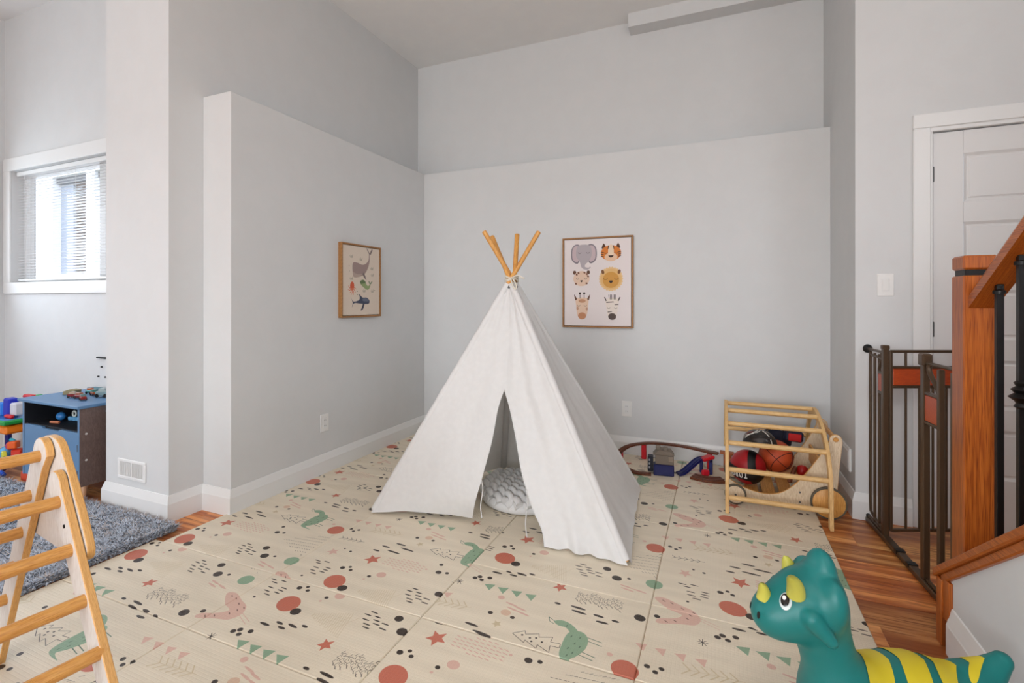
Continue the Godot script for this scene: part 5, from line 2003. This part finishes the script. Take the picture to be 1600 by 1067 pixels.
func cabinet() -> void:
	var blue := plain(Color(0.36, 0.51, 0.66), 0.45)
	var navy := plain(Color(0.05, 0.065, 0.10), 0.6)
	var brown := woody(Color(0.41, 0.335, 0.31), Color(0.47, 0.385, 0.355), Color(0.36, 0.29, 0.265), 0.5, Vector3(14, 3, 14), 95)
	var x0 := -4.005
	var x1 := -3.395
	var zf := -1.633
	var zb := -2.0
	var o := thing("toy_cabinet", "slate blue cabinet with open niche and brown side on tapered legs", "cabinet")
	var st := S()
	span(st, Vector3(x0 - 0.035, 0.548, zb), Vector3(x1 + 0.010, 0.565, zf + 0.012), 0.002)
	part("top", st, blue, o)
	for e in [[x0, x0 + 0.016], [x1 - 0.016, x1]]:
		st = S()
		span(st, Vector3(e[0], 0.095, zb), Vector3(e[1], 0.548, zf - 0.003), 0.001)
		part("side_panel", st, brown, o)
		st = S()
		span(st, Vector3(e[0], 0.095, zf - 0.003), Vector3(e[1], 0.548, zf), 0.0008)
		part("edge_band", st, blue, o)
	st = S()
	span(st, Vector3(x0 + 0.016, 0.095, zb), Vector3(x1 - 0.016, 0.548, zb + 0.008), 0.0)
	part("back_panel", st, navy, o)
	st = S()
	span(st, Vector3(x0 + 0.016, 0.412, zb + 0.008), Vector3(x0 + 0.018, 0.548, zf - 0.004), 0.0)
	span(st, Vector3(x1 - 0.018, 0.412, zb + 0.008), Vector3(x1 - 0.016, 0.548, zf - 0.004), 0.0)
	span(st, Vector3(x0 + 0.018, 0.546, zb + 0.008), Vector3(x1 - 0.018, 0.548, zf - 0.004), 0.0)
	part("niche_lining", st, navy, o)
	st = S()
	span(st, Vector3(x0 + 0.016, 0.398, zb + 0.008), Vector3(x1 - 0.016, 0.412, zf - 0.02), 0.001)
	part("shelf", st, navy, o)
	st = S()
	span(st, Vector3(x0 + 0.016, 0.095, zb + 0.008), Vector3(x1 - 0.016, 0.109, zf - 0.02), 0.001)
	part("base_panel", st, navy, o)
	st = S()
	prism(st, poly_of([x0 + 0.018, 0.098, x1 - 0.018, 0.098, x1 - 0.018, 0.409, -3.60, 0.409, -3.615, 0.399, -3.78, 0.399, -3.795, 0.409, x0 + 0.018, 0.409]), 0.016, 0.001, Transform3D(Basis(), Vector3(0, 0, zf - 0.018)))
	var d := part("door", st, blue, o)
	st = S()
	span(st, Vector3(x1 - 0.0215, 0.30, zf - 0.004), Vector3(x1 - 0.0175, 0.34, zf + 0.001), 0.0004)
	span(st, Vector3(x1 - 0.0215, 0.15, zf - 0.004), Vector3(x1 - 0.0175, 0.19, zf + 0.001), 0.0004)
	part("hinge", st, M.steel, d)
	for e in [[x0 + 0.06, zf - 0.05], [x1 - 0.05, zf - 0.05], [x0 + 0.06, zb + 0.05], [x1 - 0.05, zb + 0.05]]:
		st = S()
		var top := Vector3(e[0], 0.096, e[1])
		var foot := Vector3(e[0] + signf(e[0] - (x0 + x1) / 2) * 0.018, 0.001, e[1] + signf(e[1] - (zf + zb) / 2) * 0.018)
		tube(st, [top, foot], [0.019, 0.012], 14)
		part("leg", st, plain(Color(0.80, 0.60, 0.45), 0.5), o)
	for y in [0.399, 0.246]:
		st = S()
		lathe(st, [Vector2(0.0065, 0), Vector2(0.0065, 0.001), Vector2(0, 0.0018)], 12, Transform3D(Basis(Vector3.BACK, -PI / 2), Vector3(x1, y, -1.668)))
		part("screw_cap", st, plain(Color(0.82, 0.80, 0.78), 0.5), o)
	st = S()
	lathe(st, [Vector2(0, 0.0), Vector2(0.040, 0.0), Vector2(0.050, 0.016), Vector2(0.046, 0.016), Vector2(0.037, 0.004), Vector2(0, 0.004)], 24, Transform3D(Basis(), Vector3(-3.345, 0.500, -1.795)))
	part("side_tray", st, plain(Color(0.40, 0.64, 0.78), 0.4), o)
	# on the top
	var h := 0.5655
	st = S()
	prism(st, poly_of([-0.04, 0, 0.045, 0, 0.05, 0.030, 0.01, 0.036, -0.035, 0.022]), 0.05, 0.003, Transform3D(Basis(Vector3.UP, 0.3), Vector3(-3.89, h, -1.85)))
	single("card_wedge", st, plain(Color(0.53, 0.49, 0.36), 0.8), "khaki card wedge on the slate blue cabinet", "toy")
	toy_car("toy_car", "small dark red toy car nearest the khaki card wedge", Vector3(-3.735, h, -1.765), 0.5, Color(0.48, 0.07, 0.08), Color(0.70, 0.62, 0.55))
	toy_car("toy_car", "small dark red toy car between two others on the cabinet", Vector3(-3.665, h, -1.765), 0.2, Color(0.45, 0.08, 0.09), Color(0.60, 0.35, 0.25))
	toy_car("toy_car", "small brick red toy car beside the grey van", Vector3(-3.585, h, -1.745), -0.3, Color(0.55, 0.14, 0.10), Color(0.35, 0.45, 0.45))
	toy_car("toy_car", "teal toy car with orange cabin on the cabinet", Vector3(-3.79, h, -1.885), 0.1, Color(0.22, 0.50, 0.50), Color(0.70, 0.36, 0.18))
	toy_car("toy_car", "orange toy car with teal cabin on the cabinet", Vector3(-3.70, h, -1.86), -0.2, Color(0.62, 0.32, 0.18), Color(0.25, 0.45, 0.42))
	toy_car("toy_van", "pale grey-blue toy van on the cabinet beside the column", Vector3(-3.585, h, -1.855), 0.35, Color(0.50, 0.60, 0.62), Color(0.62, 0.68, 0.68), 1.5)
	st = S()
	box(st, Vector3(-3.84, h + 0.012, -1.955), Vector3(0.17, 0.024, 0.05), 0.003)
	single("flat_box", st, plain(Color(0.26, 0.47, 0.52), 0.5), "flat teal box at the back of the cabinet top", "box")
	# in the niche
	var n := 0.4125
	st = S()
	ball(st, Vector3(-3.865, n + 0.026, -1.765), Vector3(0.030, 0.026, 0.026), Basis(), 16, 10)
	single("round_toy", st, plain(Color(0.22, 0.52, 0.80), 0.35), "round blue toy in the cabinet niche", "toy")
	var tr := thing("toy_train", "light blue toy train with white ring in the niche", "toy", Vector3(-3.775, n, -1.79), 0.1)
	for i in 3:
		st = S()
		box(st, Vector3(-0.025 + i * 0.030, 0.014, 0), Vector3(0.026, 0.024, 0.026), 0.003)
		part("wagon", st, plain(Color(0.42, 0.68, 0.86), 0.4), tr)
	st = S()
	var ring := []
	for i in 20: ring.append(Vector3(0.01 + 0.016 * cos(TAU * i / 20), 0.046 + 0.016 * sin(TAU * i / 20), 0.004))
	tube(st, ring, 0.0055, 8, true)
	part("white_ring", st, plain(Color(0.82, 0.86, 0.84), 0.4), tr)
	st = S()
	dowel(st, Vector3(-3.83, n + 0.008, -1.695), Vector3(-3.765, n + 0.008, -1.71), 0.008, 10, 0.002)
	single("wooden_peg", st, plain(Color(0.80, 0.50, 0.36), 0.5), "short orange wooden peg in the cabinet niche", "toy")
	# black rail and pegs on the alcove wall
	var rl := thing("wall_rail", "small black wall rail with four pegs above the cabinet", "wall rail", Vector3(0, 0, -2.05))
	st = S()
	box(st, Vector3(-3.90, 0.777, 0.008), Vector3(0.25, 0.012, 0.016), 0.002)
	part("bar", st, M.black, rl)
	for e in [[-3.979, 0.712], [-3.897, 0.712], [-4.017, 0.643], [-3.934, 0.643]]:
		st = S()
		lathe(st, [Vector2(0.0055, 0), Vector2(0.0055, 0.010), Vector2(0, 0.012)], 10, Transform3D(Basis(Vector3.RIGHT, PI / 2), Vector3(e[0], e[1], 0)))
		part("peg", st, M.black, rl)

# ---------------------------------------------------------------- activity table and toys left of the cabinet
func toy_corner() -> void:
	var o := thing("activity_table", "child's activity table with blue tray, green rim and orange apron", "table", Vector3(-4.70, 0.0, -1.84))
	var st := S()
	box(st, Vector3(0, 0.352, 0), Vector3(0.62, 0.030, 0.30), 0.008)
	part("rim", st, plain(Color(0.10, 0.58, 0.25), 0.4), o)
	st = S()
	box(st, Vector3(0, 0.366, 0), Vector3(0.57, 0.008, 0.26), 0.002)
	var tray := noise_image(128, 128, 128, 128, 0.03, 97)
	var tm := plain(Color.WHITE, 0.3)
	tm.albedo_texture = two_tone(tray, tray, Color(0.08, 0.36, 0.66), Color(0.42, 0.70, 0.86), Color(0.20, 0.50, 0.78), 2.0)
	tm.uv1_triplanar = true
	tm.uv1_scale = Vector3.ONE * 2.0
	part("tray", st, tm, o)
	st = S()
	box(st, Vector3(0, 0.300, 0), Vector3(0.59, 0.055, 0.27), 0.012)
	part("apron", st, plain(Color(0.93, 0.50, 0.08), 0.45), o)
	for e in [[-0.26, -0.10], [-0.26, 0.10], [0.05, 0.11], [0.26, -0.10]]:
		st = S()
		dowel(st, Vector3(e[0], 0.013, e[1]), Vector3(e[0], 0.29, e[1]), 0.020, 14, 0.003)
		part("leg", st, plain(Color(0.05, 0.06, 0.45), 0.4), o)
	# toys standing on the table
	var up := 0.3705
	var specs := [
		["toy_box", "light blue plastic box at the edge of the activity table", Vector3(-4.64, up + 0.045, -1.80), Vector3(0.05, 0.09, 0.06), Color(0.12, 0.48, 0.85), 0.2],
		["toy_box", "deep blue plastic box leaning on the activity table", Vector3(-4.565, up + 0.062, -1.80), Vector3(0.075, 0.124, 0.06), Color(0.06, 0.14, 0.70), 0.12],
		["toy_box", "white toy box with rounded corners on the activity table", Vector3(-4.475, up + 0.056, -1.795), Vector3(0.07, 0.086, 0.05), Color(0.82, 0.82, 0.86), 0.0],
		["toy_block", "low red block in front of the white toy box", Vector3(-4.475, up + 0.012, -1.755), Vector3(0.085, 0.024, 0.028), Color(0.80, 0.06, 0.12), 0.0],
		["toy_block", "long red block resting on the toy boxes", Vector3(-4.465, up + 0.132, -1.86), Vector3(0.11, 0.026, 0.04), Color(0.78, 0.08, 0.10), 0.0],
		["toy_block", "green block at the end of the long red block", Vector3(-4.39, up + 0.132, -1.88), Vector3(0.036, 0.030, 0.04), Color(0.16, 0.62, 0.20), 0.0],
		["toy_tower", "grey toy tower carrying the red and green blocks", Vector3(-4.45, up + 0.058, -1.885), Vector3(0.09, 0.116, 0.05), Color(0.70, 0.72, 0.78), 0.0]]
	for e in specs:
		st = S()
		box(st, e[2], e[3], 0.008, Basis(Vector3.BACK, e[5] * -0.5))
		single(e[0], st, plain(e[4], 0.35), e[1], "toy", "toys on the activity table")
	# toys heaped on the rug below the table
	var heap := [
		["purple ring toy", 0, Vector3(-4.44, 0.060, -1.70), Color(0.36, 0.08, 0.55), 0.034], ["yellow hexagon block", 1, Vector3(-4.375, 0.148, -1.70), Color(0.86, 0.86, 0.28), 0.030],
		["orange block", 2, Vector3(-4.33, 0.215, -1.72), Color(0.90, 0.36, 0.08), 0.034], ["teal ring", 0, Vector3(-4.38, 0.225, -1.74), Color(0.14, 0.62, 0.70), 0.028],
		["lime green block", 2, Vector3(-4.345, 0.085, -1.69), Color(0.58, 0.76, 0.14), 0.030], ["light blue ball", 3, Vector3(-4.45, 0.150, -1.73), Color(0.38, 0.66, 0.86), 0.040],
		["red block", 2, Vector3(-4.325, 0.160, -1.74), Color(0.85, 0.20, 0.10), 0.036], ["violet ball", 3, Vector3(-4.40, 0.048, -1.66), Color(0.30, 0.12, 0.60), 0.026],
		["pink ball", 3, Vector3(-4.41, 0.195, -1.74), Color(0.72, 0.28, 0.42), 0.030], ["blue ring", 0, Vector3(-4.335, 0.045, -1.66), Color(0.14, 0.34, 0.80), 0.030],
		["brown block", 2, Vector3(-4.505, 0.050, -1.71), Color(0.34, 0.16, 0.12), 0.030], ["white block", 2, Vector3(-4.365, 0.110, -1.745), Color(0.82, 0.84, 0.88), 0.034]]
	for e in heap:
		st = S()
		var p: Vector3 = e[2]
		var r: float = e[4]
		if e[1] == 0:
			var ring := []
			for i in 20: ring.append(p + Vector3(cos(TAU * i / 20) * r * 0.75, sin(TAU * i / 20) * r * 0.6, sin(TAU * i / 20) * r * 0.4))
			tube(st, ring, r * 0.38, 8, true)
		elif e[1] == 1:
			var hx := PackedVector2Array()
			for i in 6: hx.append(Vector2.from_angle(TAU * i / 6.0) * r)
			prism(st, hx, 0.02, 0.003, Transform3D(Basis(Vector3.UP, -0.2), p))
		elif e[1] == 2:
			box(st, p, Vector3(r * 1.5, r * 1.3, r * 1.4), 0.005, Basis(Vector3.UP, r * 20.0))
		else:
			ball(st, p, Vector3.ONE * r, Basis(), 16, 10)
		var nm: String = e[0].replace(" ", "_")
		single(nm, st, plain(e[3], 0.4), e[0] + " in the heap of toys under the activity table", "toy", "toys heaped under the activity table")
	st = S()
	box(st, Vector3(-4.105, 0.042, -1.735), Vector3(0.11, 0.06, 0.10), 0.006)
	single("coral_box", st, plain(Color(0.86, 0.33, 0.22), 0.5), "coral red box pushed under the blue cabinet corner", "box")

# ---------------------------------------------------------------- inflatable dinosaur
func _cap(p: Vector3, a: Vector3, b: Vector3, ra: float, rb: float) -> float:
	var ab := b - a
	var t := clampf((p - a).dot(ab) / ab.length_squared(), 0.0, 1.0)
	return p.distance_to(a + ab * t) - lerpf(ra, rb, t)

func _ell(p: Vector3, c: Vector3, r: Vector3) -> float:
	var q := (p - c) / r
	var k0 := q.length()
	var k1 := (q / r).length()
	return k0 * (k0 - 1.0) / k1 if k1 > 1e-9 else -minf(r.x, r.y)

func _join(a: float, b: float, k: float) -> float:
	var h := maxf(k - absf(a - b), 0.0) / k
	return minf(a, b) - h * h * k * 0.25

func dino_field(p: Vector3) -> float:
	p.z = absf(p.z)
	var d := _cap(p, Vector3(0.045, 0.150, 0), Vector3(0.20, 0.148, 0), 0.116, 0.117)
	d = _join(d, _cap(p, Vector3(0.20, 0.148, 0), Vector3(0.330, 0.184, 0), 0.108, 0.066), 0.04)
	d = _join(d, _cap(p, Vector3(0.330, 0.184, 0), Vector3(0.424, 0.264, 0), 0.062, 0.023), 0.03)
	d = _join(d, _cap(p, Vector3(0.012, 0.220, 0), Vector3(-0.040, 0.375, 0), 0.066, 0.060), 0.05)
	d = _join(d, _ell(p, Vector3(-0.060, 0.412, 0), Vector3(0.085, 0.084, 0.080)), 0.03)
	d = _join(d, _ell(p, Vector3(-0.135, 0.384, 0), Vector3(0.062, 0.056, 0.058)), 0.045)
	# frill: one lobe on the crown, one at each side, ridge down the nape
	d = _join(d, _ell(p, Vector3(-0.028, 0.478, 0), Vector3(0.033, 0.066, 0.046)), 0.022)
	d = _join(d, _ell(p, Vector3(-0.034, 0.442, 0.058), Vector3(0.030, 0.055, 0.034)), 0.018)
	d = _join(d, _cap(p, Vector3(-0.022, 0.43, 0.0), Vector3(-0.012, 0.345, 0.0), 0.042, 0.038), 0.03)
	# cheek flap
	d = _join(d, _cap(p, Vector3(-0.092, 0.415, 0.070), Vector3(-0.058, 0.374, 0.090), 0.024, 0.014), 0.008)
	# legs
	d = _join(d, _cap(p, Vector3(0.045, 0.175, 0.082), Vector3(0.040, 0.046, 0.095), 0.050, 0.046), 0.03)
	d = _join(d, _cap(p, Vector3(0.215, 0.150, 0.085), Vector3(0.215, 0.046, 0.100), 0.058, 0.046), 0.03)
	return d

func dino_normal(p: Vector3) -> Vector3:
	var e := 0.0015
	return Vector3(dino_field(p + Vector3(e, 0, 0)) - dino_field(p - Vector3(e, 0, 0)), dino_field(p + Vector3(0, e, 0)) - dino_field(p - Vector3(0, e, 0)), dino_field(p + Vector3(0, 0, e)) - dino_field(p - Vector3(0, 0, e))).normalized()

func dino_hit(from: Vector3, dir: Vector3) -> Vector3:
	var t := 0.0
	for i in 60:
		var d := dino_field(from + dir * t)
		if d < 0.0003: break
		t += d * 0.8
	return from + dir * t

func surface_nets(st: SurfaceTool, lo: Vector3, hi: Vector3, c: float) -> void:
	var nx := int((hi.x - lo.x) / c) + 1
	var ny := int((hi.y - lo.y) / c) + 1
	var nz := int((hi.z - lo.z) / c) + 1
	var f := PackedFloat32Array()
	f.resize(nx * ny * nz)
	for x in nx:
		for y in ny:
			var z := 0
			while z < nz:
				var v := dino_field(lo + Vector3(x, y, z) * c)
				f[(x * ny + y) * nz + z] = v
				# far from the skin the sign cannot change for a few cells
				var skip := int((absf(v) - c) / (c * 1.6))
				for k in range(1, mini(skip, nz - 1 - z) + 1):
					f[(x * ny + y) * nz + z + k] = v
				z += maxi(skip, 0) + 1
	var verts := {}
	var off := [[0, 0, 0], [1, 0, 0], [0, 1, 0], [1, 1, 0], [0, 0, 1], [1, 0, 1], [0, 1, 1], [1, 1, 1]]
	var edges := [[0, 1], [2, 3], [4, 5], [6, 7], [0, 2], [1, 3], [4, 6], [5, 7], [0, 4], [1, 5], [2, 6], [3, 7]]
	for x in nx - 1:
		for y in ny - 1:
			for z in nz - 1:
				var i0 := (x * ny + y) * nz + z
				var v0 := f[i0] < 0.0
				if v0 == (f[i0 + 1] < 0.0) and v0 == (f[i0 + nz] < 0.0) and v0 == (f[i0 + nz + 1] < 0.0):
					var i1 := i0 + ny * nz
					if v0 == (f[i1] < 0.0) and v0 == (f[i1 + 1] < 0.0) and v0 == (f[i1 + nz] < 0.0) and v0 == (f[i1 + nz + 1] < 0.0): continue
				var val := []
				for o in off: val.append(f[((x + o[0]) * ny + y + o[1]) * nz + z + o[2]])
				var s := Vector3.ZERO
				var n := 0
				for e in edges:
					var a: float = val[e[0]]
					var b: float = val[e[1]]
					if (a < 0.0) != (b < 0.0):
						var t := a / (a - b)
						var pa := Vector3(off[e[0]][0], off[e[0]][1], off[e[0]][2])
						var pb := Vector3(off[e[1]][0], off[e[1]][1], off[e[1]][2])
						s += pa.lerp(pb, t)
						n += 1
				if n > 0:
					var p := lo + (Vector3(x, y, z) + s / n) * c
					verts[i0] = [p, dino_normal(p)]
	for x in range(1, nx - 1):
		for y in range(1, ny - 1):
			for z in range(1, nz - 1):
				var i := (x * ny + y) * nz + z
				var a := f[i] < 0.0
				for ax in 3:
					var j: int = i + [ny * nz, nz, 1][ax]
					if a == (f[j] < 0.0): continue
					var u: int = [nz, 1, ny * nz][ax]
					var v: int = [1, ny * nz, nz][ax]
					var q := [i, i - u, i - u - v, i - v]
					var ok := true
					for k in q:
						if not verts.has(k): ok = false
					if not ok: continue
					var A = verts[q[0]]; var B = verts[q[1]]; var C = verts[q[2]]; var D = verts[q[3]]
					tri(st, A[0], B[0], C[0], A[1], B[1], C[1])
					tri(st, A[0], C[0], D[0], A[1], C[1], D[1])

func disc_on(st: SurfaceTool, p: Vector3, n: Vector3, up: Vector3, r: Vector3) -> void:
	var y := (up - n * n.dot(up)).normalized()
	ball(st, p, r, Basis(y.cross(n), y, n), 24, 12)

func horn(st: SurfaceTool, base: Vector3, tip: Vector3, r: float) -> void:
	var pts := []
	var rad := []
	for i in 9:
		var t := i / 8.0
		pts.append(base.lerp(tip, t) + (tip - base).cross(Vector3.BACK) * 0.10 * sin(PI * t))
		rad.append(r * sqrt(maxf(1.0 - pow(t, 1.7), 0.0)) + 0.0008)
	tube(st, pts, rad, 16)

func dino() -> void:
	var o := thing("dinosaur_hopper", "teal inflatable dinosaur hopper with yellow horns and back stripes", "toy dinosaur", Vector3(0.261, 0.0092, -1.434), atan(322.0 / 765.0))
	var teal := plain(Color(0.035, 0.46, 0.45), 0.42)
	var lime := plain(Color(0.80, 0.78, 0.33), 0.45)
	var yellow := plain(Color(0.86, 0.78, 0.16), 0.42)
	var st := S()
	surface_nets(st, Vector3(-0.215, -0.012, -0.164), Vector3(0.475, 0.572, 0.164), 0.0075)
	part("body", st, teal, o)
	var zz := Vector3(0, 0, 1)
	st = S()
	horn(st, Vector3(-0.172, 0.422, 0.004), Vector3(-0.180, 0.463, 0.006), 0.016)
	part("nose_horn", st, lime, o)
	for e in [[Vector3(-0.116, 0.458, 0.046), Vector3(-0.145, 0.512, 0.068), 0.020], [Vector3(-0.076, 0.446, -0.050), Vector3(-0.080, 0.492, -0.070), 0.019]]:
		st = S()
		horn(st, e[0], e[1], e[2])
		part("brow_horn", st, lime, o)
	for s in [1.0, -1.0]:
		var p := dino_hit(Vector3(-0.1385, 0.4395, 0.3) if s > 0 else Vector3(-0.125, 0.405, -0.3), Vector3(0, 0, -s))
		var n := dino_normal(p)
		st = S()
		disc_on(st, p, n, Vector3.UP, Vector3(0.0135, 0.0195, 0.003))
		var ew := part("eye", st, plain(Color(0.86, 0.90, 0.90), 0.3), o)
		st = S()
		disc_on(st, p + n * 0.0018 + Vector3(-0.0015, 0.003, 0), n, Vector3.UP, Vector3(0.0095, 0.0138, 0.0024))
		part("pupil", st, plain(Color(0.04, 0.02, 0.015), 0.15), ew)
		st = S()
		disc_on(st, p + n * 0.0036 + Vector3(-0.003, 0.0085, 0), n, Vector3.UP, Vector3(0.0042, 0.0052, 0.0012))
		disc_on(st, p + n * 0.0036 + Vector3(0.0, -0.004, 0), n, Vector3.UP, Vector3(0.0026, 0.0030, 0.0012))
		part("eye_glint", st, plain(Color(0.93, 0.93, 0.93), 0.3), ew)
		var q := dino_hit(Vector3(-0.30, 0.392, 0.020 * s), Vector3(1, 0, 0))
		var m := dino_normal(q)
		st = S()
		disc_on(st, q, m, Vector3.UP, Vector3(0.0045, 0.0085, 0.0015))
		part("nostril", st, plain(Color(0.02, 0.05, 0.05), 0.6), o)
	# painted stripes across the back
	for e in [[0.072, 0.142, 0.98], [0.168, 0.230, 1.10], [0.253, 0.311, 0.95], [0.344, 0.382, 0.92]]:
		st = S()
		var rows := []
		var nor := []
		for j in 41:
			var v := j / 40.0 * 2.0 - 1.0
			var phi: float = v * e[2]
			var w: float = (e[1] - e[0]) * 0.5 * pow(maxf(1.0 - pow(absf(v), 3.2), 0.0), 0.5)
			var row := []
			var nr := []
			for i in 13:
				var u := i / 12.0 * 2.0 - 1.0
				var x: float = (e[0] + e[1]) * 0.5 + u * w - 0.5 * maxf(0.10 * sin(phi), 0.0) - 0.006 * v * v
				var ay := 0.15 if x < 0.20 else lerpf(0.15, 0.262, clampf((x - 0.20) / 0.232, 0, 1))
				var dir := Vector3(0, cos(phi), sin(phi))
				var a := 0.0
				var b := 0.2
				for k in 16:
					var mid := (a + b) / 2.0
					if dino_field(Vector3(x, ay, 0) + dir * mid) < 0.0: a = mid
					else: b = mid
				var p := Vector3(x, ay, 0) + dir * a
				var n := dino_normal(p)
				row.append(p + n * 0.0016)
				nr.append(n)
			rows.append(row)
			nor.append(nr)
		for j in 40:
			for i in 12:
				tri(st, rows[j][i], rows[j][i + 1], rows[j + 1][i + 1], nor[j][i], nor[j][i + 1], nor[j + 1][i + 1])
				tri(st, rows[j][i], rows[j + 1][i + 1], rows[j + 1][i], nor[j][i], nor[j + 1][i + 1], nor[j + 1][i])
		part("back_stripe", st, yellow, o)
